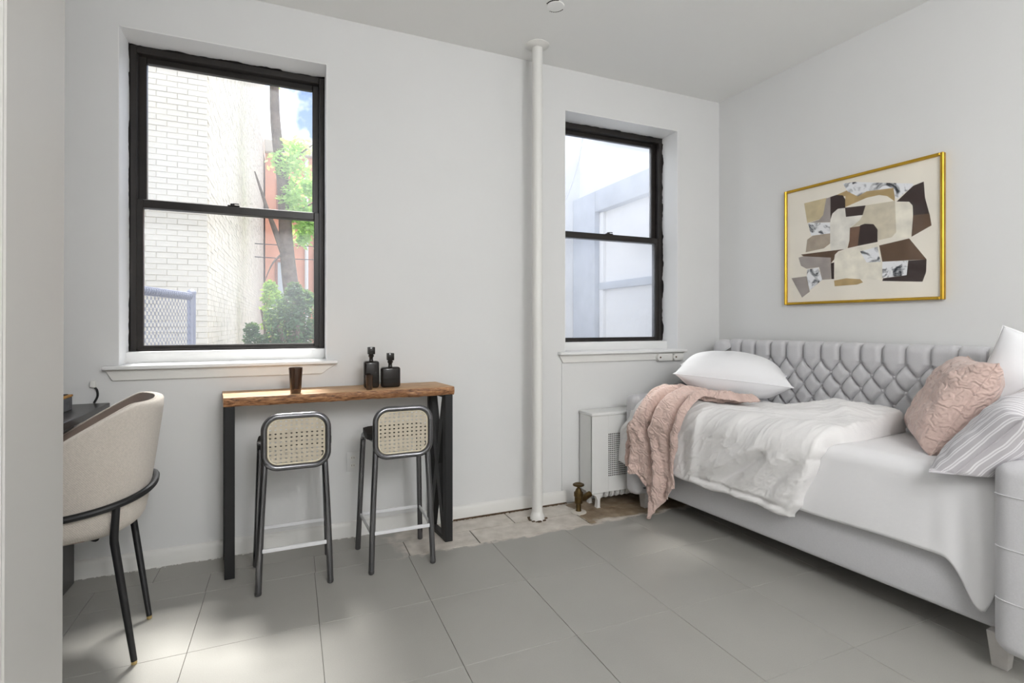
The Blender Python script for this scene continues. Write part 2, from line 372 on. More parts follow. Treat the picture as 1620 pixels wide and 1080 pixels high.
# ------------------------------------------------------------------ double-hung windows
def ring_frame(bm, x0, x1, z0, z1, wl, wr_, wb, wt, y0, y1, bev=.003):
    add_box(bm, (x0, y0, z0), (x0+wl, y1, z1), bev, 1); add_box(bm, (x1-wr_, y0, z0), (x1, y1, z1), bev, 1)
    add_box(bm, (x0+wl, y0, z0), (x1-wr_, y1, z0+wb), bev, 1); add_box(bm, (x0+wl, y0, z1-wt), (x1-wr_, y1, z1), bev, 1)
    return bm
def window(n, hole, hazy, seed):
    x0, x1, z0, z1 = hole; rnd = random.Random(seed); zb = z0+.058
    w = thing('window_%d' % n, None, None, ((x0+x1)/2, D+.17, z0), kind='structure')
    yf = D+.172
    # painted lining of the opening
    bm = bmesh.new()
    for lo, hi in (((x0, D-.0005, z0), (x0+.004, D+.268, z1)), ((x1-.004, D-.0005, z0), (x1, D+.268, z1)), ((x0, D-.0005, z1-.004), (x1, D+.268, z1))): add_box(bm, lo, hi)
    mk('lining', bm, 'reveal', w, smooth=0)
    a, b2 = x0+.006, x1-.006; zt = z1-.006
    mk('outer_frame', ring_frame(bmesh.new(), a, b2, zb, zt, .030, .030, .016, .036, yf, yf+.09), 'blackframe', w)
    us = mk('upper_sash', ring_frame(bmesh.new(), a+.028, b2-.028, zb+.765, zt-.03, .036, .036, .046, .034, yf+.046, yf+.082), 'blackframe', w)
    mk('pane', box((a+.06, yf+.060, zb+.80), (b2-.06, yf+.064, zt-.06)), M['panehazy' if hazy else 'pane'], us, smooth=0)
    ls = mk('lower_sash', ring_frame(bmesh.new(), a+.024, b2-.024, zb+.010, zb+.806, .032, .032, .022, .044, yf+.008, yf+.042), 'blackframe', w)
    mk('pane', box((a+.05, yf+.022, zb+.03), (b2-.05, yf+.026, zb+.775)), M['panehazy' if hazy else 'pane'], ls, smooth=0)
    lk = bmesh.new(); cx = (a+b2)/2
    add_box(lk, (cx-.03, yf+.010, zb+.806), (cx+.03, yf+.036, zb+.813), .002, 1); add_lathe(lk, [(.011, 0), (.011, .009), (.005, .012)], (cx-.006, yf+.022, zb+.812), 12)
    add_box(lk, (cx-.004, yf+.010, zb+.818), (cx+.028, yf+.018, zb+.824), .002, 1)
    mk('sash_lock', lk, 'blackframe', ls)
    # ragged black paint left on the lining around the frame
    bm = bmesh.new()
    def rag(p0, p1, inn):
        p0 = Vector(p0); p1 = Vector(p1); L = (p1-p0).length; k = int(L/.012); pr = None; wv = .01
        for i in range(k+1):
            wv = max(.002, min(.02, wv+rnd.uniform(-.006, .006)))
            if rnd.random() < .06: wv = .002
            c = p0.lerp(p1, i/k); q = c+Vector((0, -wv, 0))
            A = [bm.verts.new(c), bm.verts.new(q), bm.verts.new(q+Vector(inn)*.0016), bm.verts.new(c+Vector(inn)*.003)]
            if pr:
                for m_ in range(4): bm.faces.new((pr[m_], A[m_], A[(m_+1) % 4], pr[(m_+1) % 4]))
            pr = A
    e = .0042
    rag((x0+e, yf+.004, zb), (x0+e, yf+.004, z1-e), (1, 0, 0)); rag((x1-e, yf+.004, zb), (x1-e, yf+.004, z1-e), (-1, 0, 0)); rag((x0+e, yf+.004, z1-e), (x1-e, yf+.004, z1-e), (0, 0, -1))
    mk('paint_edge', bm, 'blackframe', w, smooth=0)
    # sill, riser under the frame and apron with splayed ends
    sl = mk('sill', box((x0-.056, D-.046, z0-.020), (x1+.056, D+.001, z0), .006, 3), 'reveal', w)
    bm = box((x0+.001, D, z0-.012), (x1-.001, D+.268, z0+.002)); add_box(bm, (x0+.001, D+.115, z0), (x1-.001, D+.268, zb+.002), .004, 2)
    mk('ledge', bm, 'reveal', w)
    mk('apron', prism([(x0-.050, z0-.021), (x1+.050, z0-.021), (x1-.030, z0-.074), (x0-.020, z0-.074)], 'y', D-.014, D+.001, .002, 1), 'trim', w)
    return w
window(1, W1, False, 5); window(2, W2, True, 6)

# ------------------------------------------------------------------ made-up fittings for the added fill lights behind the camera
for (x, y, p), lb in zip(FILLS, ('unseen hanging fitting added for the fill light nearest the daybed', 'unseen hanging fitting added for the fill light by the partition', 'unseen hanging fitting added for the fill light at the rear')):
    t_ = thing('fill_fitting', lb, 'lamp', (x, y, 2.66), group='added fill light fittings')
    mk('canopy', lathe([(.02, CEIL-.03), (.05, CEIL-.02), (.055, CEIL-.001)], (x, y, 0), 20), 'whitebar', t_)
    mk('cord', tube([(x, y, 2.70), (x, y, CEIL-.02)], .004, 8), 'whitebar', t_)
    mk('cap', lathe([(.045, 2.66), (.045, 2.69), (.012, 2.71)], (x, y, 0), 20), 'whitebar', t_)

# ------------------------------------------------------------------ outside the left window
M['brick'] = mat('cream_painted_brick', (218, 212, 198), .85, bump=(30, .35, 5, .01), vary=(5, .06))
M['brick2'] = mat('cream_painted_brick_weathered', (216, 210, 197), .85, bump=(40, .25, 3, .003), vary=(4, .10))
M['mortar'] = mat('painted_mortar', (208, 201, 187), .9, vary=(6, .08))
BY = 7.2; BXR = -.934
bld = thing('brick_building', 'tall cream painted brick building seen through the left window', 'building', (BXR-1.5, BY+7, -.1))
mk('wall_core', box((BXR-3.0, BY+.008, -.1), (BXR-.009, BY+18.6, 10.5)), 'mortar', bld, smooth=0)
def brick_mesh(l, h, d, nm):
    bm = box((-l/2, -d, -h/2), (l/2, .009, h/2), .003, 1); me = bpy.data.meshes.new(nm); bm.to_mesh(me); bm.free(); me.materials.append(M['brick']); return me
bmA = brick_mesh(.2055, .0630, .0, 'brick'); CH = .0677
cnt = 0; rest = bmesh.new(); rnd = random.Random(11)
cand = []
for r in range(0, 110):
    z = .2+r*CH
    for k in range(0, 11):
        x = BXR-.1005-k*.211-(.1055 if r % 2 else 0)
        if k == 0 and r % 2: cand.append((BXR-.05, z, .099))
        cand.append((x, z, .201))
vis = [c for c in cand if 1.0 < c[1] < 4.75 and c[0] > -2.0][:300]
vs = set(vis)
for x, z, l in vis:
    inst(bmA, 'brick', (x-ORG[bld.name].x, BY-ORG[bld.name].y+rnd.uniform(-.004, .003), z-ORG[bld.name].z), bld, (rnd.uniform(-.01, .01), rnd.uniform(-.006, .006), 0), (l/.201*rnd.uniform(.985, 1.01), 1, rnd.uniform(.95, 1.03)))
for x, z, l in cand:
    if (x, z, l) not in vs: add_box(rest, (x-l/2, BY, z-.0315), (x+l/2, BY+.012, z+.0315))
for r in range(0, 110):                               # return wall along the yard
    z = .2+r*CH
    for k in range(88):
        y = BY+k*.211+(.1055 if r % 2 else 0); j = rnd.uniform(-.006, .005)
        add_box(rest, (BXR-.02, y, z-.0315), (BXR+j*.6, y+.204, z+.0315))
tag(mk('brickwork', rest, 'brick2', bld, smooth=0), kind='stuff')
# chain-link fence
fx0, fy0, fx1, fy1, fz = -1.14, 3.5, -.79, 5.17, 1.455
fe = thing('chain_link_fence', 'galvanised chain link fence in front of the cream brick wall', 'fence', (fx1, fy1, 0))
M['galv'] = mat('galvanised_steel', (148, 152, 168), .5, .5)
def F(t, z): return Vector((fx0+(fx1-fx0)*t, fy0+(fy1-fy0)*t, z))
mk('top_rail', tube([F(0, fz), F(1, fz)], .022), 'galv', fe)
po = mk('post', tube([F(1, -.1), F(1, fz+.02)], .032, 12), 'galv', fe); mk('post_cap', lathe([(.036, 0), (.036, .02), (.02, .04), (.004, .045)], F(1, fz+.02), 12), 'galv', po)
bm = bmesh.new(); LF = (F(1, 0)-F(0, 0)).length; pit = .056; n = int(LF/pit)
for i in range(n+1):                                  # each wire zigzags down between its neighbours
    pts = []
    for k in range(int(1.1/(pit/2))):
        t_ = (i+(.5 if k % 2 else -.02))/n; pts.append(F(max(0, min(1, t_)), fz-.02-k*pit/2)+Vector((.004 if k % 2 else -.004, 0, 0)))
    add_tube(bm, pts, .0026, 3, caps=False)
    pts = []
    for k in range(int(1.1/(pit/2))):
        t_ = (i+(.48 if k % 2 == 0 else 1.02))/n-.5/n*0; t_ = (i+(.5 if k % 2 else 1.02))/n; pts.append(F(max(0, min(1, t_)), fz-.02-k*pit/2)+Vector((-.004 if k % 2 else .004, 0, 0)))
    add_tube(bm, pts, .0026, 3, caps=False)
tag(mk('wire_mesh', bm, 'galv', fe), kind='stuff')
bm = bmesh.new()
for i in range(46): add_lathe(bm, [(.026, -.004), (.029, 0), (.026, .004)], (0, 0, 0), 8) if False else add_tube(bm, [F((i+.5)/46, fz)+Vector((.03*cos(a), 0, .03*sin(a))) for a in [k*2*pi/8 for k in range(8)]], .004, 4, closed=True)
mk('tie_coils', bm, 'galv', fe)
# yard ground
tag(mk('floor_yard', box((-8, 3.37, -.3), (14, 46, -.1)), 'asphalt', smooth=0), kind='structure')
# trees and shrubs
def leaf_mat(nm, c, tr=.35, var=.3):
    m = mat(nm, c, .6, vary=(7, var)); t, b = nodes(m)
    tl = t.nodes.new('ShaderNodeBsdfTranslucent'); tl.inputs[0].default_value = (*lin((min(255, c[0]+50), min(255, c[1]+50), c[2])), 1)
    ms = t.nodes.new('ShaderNodeMixShader'); ms.inputs[0].default_value = tr; o = t.nodes['Material Output']
    t.links.new(b.outputs[0], ms.inputs[1]); t.links.new(tl.outputs[0], ms.inputs[2]); t.links.new(ms.outputs[0], o.inputs[0]); return m
M['leafdark'] = leaf_mat('dark_green_leaf', (70, 102, 72), .3); M['leaflight'] = leaf_mat('light_green_leaf', (160, 196, 128), .4); M['leafmid'] = leaf_mat('yellow_green_leaf', (150, 184, 104), .4)
M['bark'] = mat('tree_bark', (104, 92, 84), .9, bump=(20, .6, 5, .02), vary=(8, .3))
def leaves(bm, c, rad, n, size, rnd, shell=.5):
    for i in range(n):
        while True:
            d = Vector((rnd.uniform(-1, 1), rnd.uniform(-1, 1), rnd.uniform(-1, 1)))
            if .01 < d.length < 1: break
        d = d.normalized()*(shell+(1-shell)*rnd.random())
        p = Vector(c)+Vector((d.x*rad[0], d.y*rad[1], d.z*rad[2]))
        s = size*rnd.uniform(.6, 1.3); u = Vector((rnd.uniform(-1, 1), rnd.uniform(-1, 1), rnd.uniform(-.6, .6))).normalized(); v = u.cross(Vector((rnd.uniform(-1, 1), rnd.uniform(-1, 1), rnd.uniform(-1, 1)))).normalized()
        a = [bm.verts.new(p+u*s), bm.verts.new(p+v*s*.42), bm.verts.new(p-u*s), bm.verts.new(p-v*s*.42)]
        bm.faces.new(a)
def shrub(name, label, x, y, clumps, m, n, size, seed, stem=.05, h=1.2):
    t_ = thing(name, label, 'shrub', (x, y, -.1)); r = random.Random(seed)
    bm = bmesh.new()
    for (dx, dy, z, rr) in clumps: leaves(bm, (x+dx, y+dy, z), (rr, rr, rr*1.05), n, size, r)
    tag(mk('foliage', bm, m, t_, smooth=0), kind='stuff')
    bm = bmesh.new()
    for k in range(5):
        a = k*1.26; add_tube(bm, smooth_path([(x, y, -.1), (x+.08*cos(a), y+.08*sin(a), h*.5), (x+.22*cos(a), y+.22*sin(a), h)], 4), [stem*(1-.05*q) for q in range(9)], 6)
    mk('stems', bm, 'bark', t_)
    return t_
shrub('evergreen_shrub', 'large dense dark green shrub below the tree outside the left window', .02, 8.0,
      [(0, 0, 1.45, .26), (-.16, .1, 1.28, .24), (.2, 0, 1.28, .28), (-.05, -.1, 1.02, .34), (.28, .05, .98, .30), (-.22, 0, .9, .26), (.02, 0, 1.68, .13), (.16, .1, 1.58, .14), (.0, 0, .65, .45), (.3, 0, .6, .3)], 'leafdark', 620, .036, 21)
shrub('young_shrub', 'small dark green shrub against the end of the cream brick wall', -.50, 7.9, [(0, 0, 1.15, .10), (.02, 0, 1.0, .13), (-.01, 0, .82, .15), (.05, 0, .6, .18)], 'leafdark', 260, .034, 22, .02, .9)
shrub('bright_shrub', 'yellow green sunlit shrub between the brick wall and the tree', -.36, 11.2, [(0, 0, 1.75, .2), (.05, 0, 1.5, .25), (-.02, .1, 1.95, .13), (.1, 0, 1.2, .3)], 'leafmid', 320, .05, 23, .03, 1.5)
tr = thing('yard_tree', 'forked tree with dark trunk and light green leaves outside the left window', 'tree', (.16, 12, -.1)); TREE = tr
r = random.Random(31)
mk('trunk', tube(smooth_path([(.20, 12, -.1), (.16, 12, 1.4), (.06, 12, 2.3), (.0, 12, 3.0), (-.06, 12, 4.2), (-.2, 12, 5.4), (-.24, 12, 6.6), (-.3, 12, 7.8)], 6), [.19-.003*q for q in range(43)], 12), 'bark', tr)
for pts, r0 in (([(.03, 12, 2.55), (-.12, 12.0, 2.95), (-.32, 12, 3.5), (-.6, 12, 4.4)], .10), ([(0, 12, 3.3), (.3, 12.1, 3.7), (.75, 12.2, 4.0)], .035), ([(-.1, 12, 4.4), (.3, 12, 4.9), (.7, 12.2, 5.3)], .035), ([(-.02, 12, 2.75), (-.25, 11.9, 2.5), (-.42, 11.8, 2.05)], .03)):
    q = smooth_path(pts, 5); mk('branch', tube(q, [r0*(1-.93*i/len(q)) for i in range(len(q))], 8), 'bark', tr)
bm = bmesh.new()
for c, rad, n_ in (((.55, 12.1, 3.35), (.5, .5, .32), 460), ((.85, 12.2, 2.95), (.35, .4, .3), 300), ((.45, 12.1, 4.2), (.5, .5, .3), 420), ((.1, 11.8, 3.9), (.3, .3, .25), 200), ((.9, 12.3, 4.0), (.3, .4, .4), 260), ((.2, 12, 5.0), (.4, .4, .2), 200), ((.05, 11.9, 4.6), (.45, .4, .35), 380), ((.75, 12.2, 3.6), (.45, .5, .4), 480), ((.3, 12, 3.6), (.35, .4, .35), 300), ((-.25, 12, 6.5), (.25, .3, .3), 130), ((.3, 12.2, 3.05), (.2, .2, .2), 120)):
    leaves(bm, c, rad, n_, .075, r, .2)
tag(mk('foliage', bm, 'leaflight', tr, smooth=0), kind='stuff')
TREE.location.x -= .10
# orange brick house far behind
M['orange'] = mat('orange_brick', (226, 164, 138), .9, vary=(1.5, .1)); M['orangetrim'] = mat('brown_stone_trim', (150, 104, 88), .9)
M['darkpane'] = mat('dark_window', (74, 82, 104), .2); M['palepane'] = mat('pale_window', (196, 206, 214), .3)
HY = 21
h_ = thing('orange_house', 'orange brick row house far behind the tree in the left window', 'house', (1.5, HY+2, -.1))
mk('facade', box((-.88, HY, -.1), (7, HY+4, 7.6)), 'orange', h_, smooth=0)
mk('cornice', box((-.9, HY-.25, 7.5), (7.1, HY+.2, 7.95), .04), 'stone', h_)
mk('pilaster', box((.78, HY-.12, -.1), (1.12, HY, 6.6), .02), 'orangetrim', h_)
mk('drainpipe', tube([(.53, HY-.12, -.1), (.53, HY-.12, 7.4)], .07), 'whitebar', h_)
for (x0, x1, z0, z1, pm) in ((1.55, 2.45, 2.1, 3.75, 'darkpane'), (-.55, -.1, 2.0, 3.6, 'palepane'), (1.55, 2.4, 5.2, 6.7, 'darkpane'), (-.5, .2, 5.1, 6.6, 'palepane'), (3.2, 4.1, 2.1, 3.75, 'darkpane')):
    f_ = mk('window', ring_frame(bmesh.new(), x0, x1, z0, z1, .09, .09, .1, .1, HY-.06, HY+.02), 'orangetrim', h_)
    mk('pane', box((x0+.05, HY-.02, z0+.05), (x1-.05, HY-.005, z1-.05)), pm, f_, smooth=0)
    bm = bmesh.new()
    for k in range(1, 5): xx = x0+(x1-x0)*k/5; add_box(bm, (xx-.012, HY-.075, z0), (xx+.012, HY-.055, z1))
    add_box(bm, (x0, HY-.075, (z0+z1)/2-.02), (x1, HY-.055, (z0+z1)/2+.02))
    if pm == 'darkpane': mk('window_bars', bm, 'blackmetal', f_, smooth=0)
    else: bm.free()
for k0, lb in ((127/815, 'upper dark cable strung across the yard outside the left window'), (106/815, 'lower dark cable strung across the yard outside the left window')):
    pts = []
    for k in range(13):
        q = k/12; x, y = -.938+(3.0+.938)*q, 16+(20.99-16)*q; pts.append((x, y, 1.22+k0*(.394*x+.919*y)-.10*sin(pi*q)))
    based('overhead_cable', tube(pts, .013, 6), 'blackmetal', lb, 'cable', pts[0])

# ------------------------------------------------------------------ light shaft outside the right window
M['stucco'] = mat('white_stucco', (247, 247, 247), .85, bump=(8, .4, 5, .02), vary=(2, .03)); M['bluegrey'] = mat('blue_grey_paint', (200, 205, 214), .8, bump=(14, .3, 4, .01), vary=(5, .08))
sx = 3.3
sh = thing('shaft_wall', 'white stucco wall of the air shaft outside the right window', 'wall', (2.6, 5.6, -.1))
mk('end_wall', box((1.1, 5.56, -.1), (sx+.6, 5.75, 6.7)), 'stucco', sh, smooth=0)  # unseen upper height added to block sun from the right window
mk('side_wall', box((sx, 3.40, -.1), (sx+.2, 5.56, 3.4)), 'stucco', sh, smooth=0)
mk('pilaster', box((sx-.10, 5.06, -.1), (sx+.01, 5.555, 2.74), .01), 'bluegrey', sh)
mk('beam', box((sx-.10, 3.40, 2.50), (sx+.01, 5.058, 2.74), .01), 'bluegrey', sh)
mk('rail', box((sx-.05, 3.40, 1.61), (sx+.01, 5.058, 1.69), .006), 'bluegrey', sh)
mk('panel_edge', box((sx-.04, 4.98, -.1), (sx+.01, 5.058, 2.498), .004), 'stucco', sh)
pts = smooth_path([(2.98, 4.9, 3.45), (2.88, 4.9, 2.95), (2.72, 4.95, 2.5), (2.45, 5.0, 2.12), (2.1, 5.1, 1.9)], 8)
based('hanging_cable', tube(pts, .007, 6), 'whitebar', 'thin white cable sagging across the shaft outside the right window', 'cable', pts[-1])
pts = smooth_path([(2.5, 5.5, 3.5), (2.42, 5.5, 3.1), (2.36, 5.5, 2.7), (2.33, 5.5, 2.4)], 6)
based('wall_cable', tube(pts, .006, 6), 'bluegrey', 'short grey cable running down the shaft end wall outside the right window', 'cable', pts[-1])

# ------------------------------------------------------------------ fixed things on the walls and ceiling
t_ = thing('heating_pipe', 'white painted riser pipe running floor to ceiling between the windows', 'pipe', (1.415, 2.90, 0))
mk('riser', tube([(1.415, 2.90, 0), (1.415, 2.90, CEIL)], .0335, 20), 'trim', t_)
mk('floor_collar', lathe([(.046, .0), (.046, .018), (.038, .035), (.034, .05)], (1.415, 2.90, 0), 20), 'trim', t_)
mk('ceiling_collar', lathe([(.035, CEIL-.02), (.06, CEIL-.012), (.075, CEIL-.003), (.075, CEIL)], (1.415, 2.90, 0), 24), 'trim', t_)
bm = bmesh.new(); rnd = random.Random(2)
for k in range(16):
    a = rnd.uniform(0, 6.28); s = rnd.uniform(.004, .012); p = (1.415+.052*cos(a), 2.90+.052*sin(a)); add_box(bm, (p[0]-s, p[1]-s*.6, 0), (p[0]+s, p[1]+s*.6, s*.5))
mk('rust_flakes', bm, 'grime', t_, smooth=0)

t_ = thing('ceiling_cover_plate', 'round painted-over cover plate with cracked black edge on the ceiling', 'cover plate', (1.33, 2.50, CEIL-.006))
mk('plate', lathe([(.040, CEIL-.0055), (.047, CEIL-.004), (.049, CEIL)], (1.33, 2.50, 0), 28), 'ceiling', t_)
def arc(r, a0, a1, w, z, c):
    bm = bmesh.new(); n = 14; P = None
    for i in range(n+1):
        a = a0+(a1-a0)*i/n; ww = w*(.4+.8*abs(sin(i*1.7)))
        q = [bm.verts.new((c[0]+rr*cos(a), c[1]+rr*sin(a), zz)) for rr, zz in ((r, z), (r+ww, z), (r+ww, CEIL), (r, CEIL))]
        if P:
            for m_ in range(4): bm.faces.new((P[m_], q[m_], q[(m_+1) % 4], P[(m_+1) % 4]))
        P = q
    return bm
mk('crack', arc(.049, radians(178), radians(262), .006, CEIL-.002, (1.33, 2.50)), 'darkhole', t_, smooth=0)
mk('crack', arc(.049, radians(8), radians(98), .006, CEIL-.002, (1.33, 2.50)), 'darkhole', t_, smooth=0)

t_ = thing('wall_outlet', 'painted over wall outlet low on the wall between the two stools', 'outlet', (.326, D, .385))
mk('plate', box((.291, D-.006, .372), (.361, D, .482), .003), 'wall', t_)
for z in (.405, .449):
    f_ = mk('socket', lathe([(.016, D-.0075), (.016, D-.004)], (.326, 0, z), 18, 'y') if False else prism([(.326+.016*cos(a*pi/8), z+.013*sin(a*pi/8)) for a in range(16)], 'y', D-.0075, D-.005), 'trim', t_)
    bm = bmesh.new(); add_box(bm, (.319, D-.0082, z-.003), (.321, D-.0074, z+.006)); add_box(bm, (.331, D-.0082, z-.003), (.333, D-.0074, z+.005)); mk('slots', bm, 'grime', f_, smooth=0)

for x0, x1, lb in ((2.482, 2.617, 'white hinged bracket under the right window sill, nearer the pipe'), (2.627, 2.719, 'white hinged bracket at the corner end of the right window sill')):
    t_ = thing('sill_bracket', lb, 'bracket', (x0, D, .942), group='brackets under the right window sill')
    mk('body', box((x0, D-.034, .945), (x1, D, 1.000), .006, 2), 'trim', t_)
    mk('knuckle', lathe([(.024, D-.040), (.024, D-.004)], (x0+.012, 0, .973), 16, 'y'), 'trim', t_)
    mk('pin', lathe([(.006, D-.044), (.006, D-.038)], (x0+.012, 0, .973), 10, 'y'), 'grime', t_)
tag(mk('trim_4', box((1.690, D-.006, .085), (1.697, D+.001, .955), .002, 1), 'wall'), kind='structure')

# ------------------------------------------------------------------ radiator and its cover
RX0, RX1, RY0, RY1 = 1.825, 2.40, 2.918, 3.075
t_ = thing('radiator_cover', 'white metal radiator cover with diamond grille below the right window', 'radiator cover', (RX0, RY0, .10))
mk('side_panel', box((RX0, RY0+.002, .095), (RX0+.012, RY1, .606), .002, 1), 'radwhite', t_)
mk('side_panel', box((RX1-.012, RY0+.002, .095), (RX1, RY1, .606), .002, 1), 'radwhite', t_)
mk('lid', box((RX0-.006, RY0-.006, .606), (RX1+.006, RY1+.004, .628), .007, 3), 'radwhite', t_)
GX0, GX1, GZ0, GZ1 = 1.955, 2.27, .195, .485
fp = mk('front_panel', ring_frame(bmesh.new(), RX0, RX1, .095, .606, GX0-RX0, RX1-GX1, GZ0-.095, .606-GZ1, RY0, RY0+.012, .0015), 'radwhite', t_)
bm = bmesh.new(); s = .0135; nx = int((GX1-GX0)/s); nz = int((GZ1-GZ0)/s)
def ring_cell(bm, cx, cz, hx, hz, rx, rz, y, y2, rot=0., half=True):
    """one perforated cell: square outside, rounded hole inside, with thickness"""
    O = [(cx+hx*dx, cz+hz*dz) for dx, dz in ((1, 0), (1, 1), (0, 1), (-1, 1), (-1, 0), (-1, -1), (0, -1), (1, -1))]
    I = [(cx+rx*cos(k*pi/4+rot), cz+rz*sin(k*pi/4+rot)) for k in range(8)]
    A = [bm.verts.new((p[0], y, p[1])) for p in O]; B = [bm.verts.new((p[0], y, p[1])) for p in I]; C_ = [bm.verts.new((p[0], y2, p[1])) for p in I]
    for k in range(8):
        l = (k+1) % 8; bm.faces.new((A[k], A[l], B[l], B[k])); bm.faces.new((B[k], B[l], C_[l], C_[k]))
for i in range(nx):
    for j in range(nz):
        cx = GX0+(i+.5)*(GX1-GX0)/nx; cz = GZ0+(j+.5)*(GZ1-GZ0)/nz
        ring_cell(bm, cx, cz, (GX1-GX0)/nx/2, (GZ1-GZ0)/nz/2, .0052, .0052, RY0+.004, RY0+.006)
mk('grille', bm, 'radwhite', fp, smooth=0)
mk('dark_backing', box((GX0-.01, RY0+.020, GZ0-.01), (GX1+.01, RY0+.024, GZ1+.01)), 'darkhole', t_, smooth=0)
t_ = thing('radiator', 'white cast iron radiator standing under its cover on clawed legs', 'radiator', (RX0, RY0, 0))
for k in range(11):
    x = RX0+.088+k*.043
    mk('section', prism([(RY0+.016, .075), (RY0+.028, .048), (RY0+.08, .048), (RY0+.10, .075), (RY0+.10, .56), (RY0+.030, .56), (RY0+.030, .12)], 'x', x-.015, x+.015, .007, 2), 'radwhite', t_)
for x in (RX0+.045, RX1-.05):
    for y in (RY0+.010, RY0+.11):
        bm = bmesh.new(); add_prism(bm, [(x-.045, .094), (x+.035, .094), (x+.020, .08), (x+.014, .05), (x+.013, .004), (x+.020, 0), (x-.010, 0), (x-.006, .02), (x-.004, .05), (x-.018, .08)], 'y', y-.016, y+.016)
        mk('leg', bm, 'radwhite', t_)
vx, vy = 1.712, 2.90
v_ = mk('valve', lathe([(.026, .0), (.020, .004), (.017, .02), (.017, .055), (.026, .06), (.026, .10), (.030, .105), (.030, .128), (.022, .135), (.017, .15), (.009, .158), (.009, .172)], (vx, vy, 0), 16), 'brass', t_)
mk('handwheel', lathe([(.030, .170), (.037, .174), (.037, .181), (.028, .185), (.012, .180)], (vx, vy, 0), 20), 'brass', v_)
mk('union', tube([(vx, vy, .085), (vx+.05, vy+.01, .085), (vx+.10, vy+.02, .10)], [.019, .022, .019], 12), 'brass', v_)
mk('floor_flange', lathe([(.052, .0), (.050, .004), (.030, .007), (.022, .009)], (vx, vy, 0), 18), 'stone', v_)

# ------------------------------------------------------------------ bar table
TZ = .868
t_ = thing('bar_table', 'narrow bar table with rough oak top and black steel legs under the left window', 'table', (.27, 2.9, 0))
def top_f(edge):
    bm = bmesh.new(); n = 90; rows = []
    x0, x1 = -.296, .842
    for i in range(n+1):
        x = x0+(x1-x0)*i/n
        wv = .004*noise.noise(Vector((x*9, 0, 1)))+.003*noise.noise(Vector((x*31, 0, 4)))
        wb = .006*noise.noise(Vector((x*7, 3, 1)))+.004*noise.noise(Vector((x*29, 5, 4)))
        prof = [(2.788+wv, TZ-.002), (2.784+wv*1.6+wb*.4, TZ-.016), (2.786+wb, TZ-.033+wb*.6), (2.794+wb, TZ-.046+wb*.5), (2.90, TZ-.046), (3.064, TZ-.046), (3.068, TZ-.03), (3.068, TZ-.002), (3.064, TZ), (2.794+wv, TZ)]
        rows.append([bm.verts.new((x, y, z)) for y, z in prof])
    k = len(rows[0])
    for A, B in zip(rows, rows[1:]):
        for j in range(k): bm.faces.new((A[j], B[j], B[(j+1) % k], A[(j+1) % k]))
    bm.faces.new(rows[0]); bm.faces.new(rows[-1][::-1])
    return bm
tp = mk('table_top', top_f(0), 'oak', t_)
tp.data.materials.append(M['oakedge'])
for f_ in tp.data.polygons:
    if f_.normal.y < -.45: f_.material_index = 1
SHEAR = lambda y: -(y-2.79)*.125
def shear(bm):
    for v in bm.verts: v.co.x += SHEAR(v.co.y)
    return bm
for v in tp.data.vertices: v.co.x += SHEAR(v.co.y+2.9)
for x0 in (-.292, .790):
    mk('leg', shear(box((x0, 2.790, 0), (x0+.044, 2.826, TZ-.045), .002, 1)), 'blackmetal', t_)
    mk('leg', shear(box((x0, 3.030, 0), (x0+.044, 3.062, TZ-.045), .002, 1)), 'blackmetal', t_)
    mk('foot_bar', shear(box((x0+.002, 2.826, 0), (x0+.042, 3.03, .022), .002, 1)), 'blackmetal', t_)
    mk('head_bar', shear(box((x0+.002, 2.826, TZ-.064), (x0+.042, 3.03, TZ-.046), .002, 1)), 'blackmetal', t_)
def brace(x0, x1, p, q, w):
    (ya, za), (yb, zb_) = p, q; d = Vector((0, yb-ya, zb_-za)).normalized(); nn = Vector((0, -d.z, d.y))*w/2
    P = [Vector((0, ya, za))+nn, Vector((0, yb, zb_))+nn, Vector((0, yb, zb_))-nn, Vector((0, ya, za))-nn]
    return add_prism(bmesh.new(), [(a.y, a.z) for a in P], 'x', x0, x1)
mk('cross_brace', shear(brace(.795, .829, (2.83, .03), (3.03, TZ-.07), .045)), 'blackmetal', t_, smooth=0)
mk('cross_brace', shear(brace(.796, .828, (3.03, .03), (2.83, TZ-.07), .045)), 'blackmetal', t_, smooth=0)

# glassware on the bar table
def glass(name, label, x, y, r0, r1, h):
    prof_o = [(r0*.93, 0), (r0, .006), (r1, h), (r1-.0025, h), (r0*.9, .022), (.002, .018)]
    bm = lathe(prof_o, (x, y, TZ+.0008), 28)
    return based(name, bm, 'smoke', label, 'glass', (x, y, TZ+.0008))
glass('tumbler', 'tall smoked brown glass tumbler alone on the bar table', .021, 2.835, .0255, .0335, .130)
glass('shot_glass', 'small smoked brown glass in front of the tall decanter', .383, 2.825, .0165, .0195, .078)
def decanter(label, x, y, w, d, h, nh):
    t_ = thing('decanter', label, 'decanter', (x, y, TZ+.0008), group='smoked glass decanters on the bar table'); z = TZ+.0008
    bm = box((x-w/2, y-d/2, z), (x+w/2, y+d/2, z+h), .012, 3)
    b_ = mk('body', bm, 'smokesolid', t_)
    mk('neck', lathe([(.014, z+h-.004), (.0105, z+h+.006), (.0105, z+h+nh-.010), (.0165, z+h+nh), (.0165, z+h+nh+.003)], (x, y, 0), 18), 'smokesolid', t_)
    s = mk('stopper', box((x-.0195, y-.0195, z+h+nh+.008), (x+.0195, y+.0195, z+h+nh+.049), .004, 2), 'smokesolid', t_)
    mk('stopper_plug', lathe([(.009, z+h+nh-.006), (.013, z+h+nh+.004), (.013, z+h+nh+.009)], (x, y, 0), 14), 'smokesolid', s)
decanter('tall slim smoked glass decanter with square stopper on the bar table', .405, 2.915, .081, .06, .147, .028)
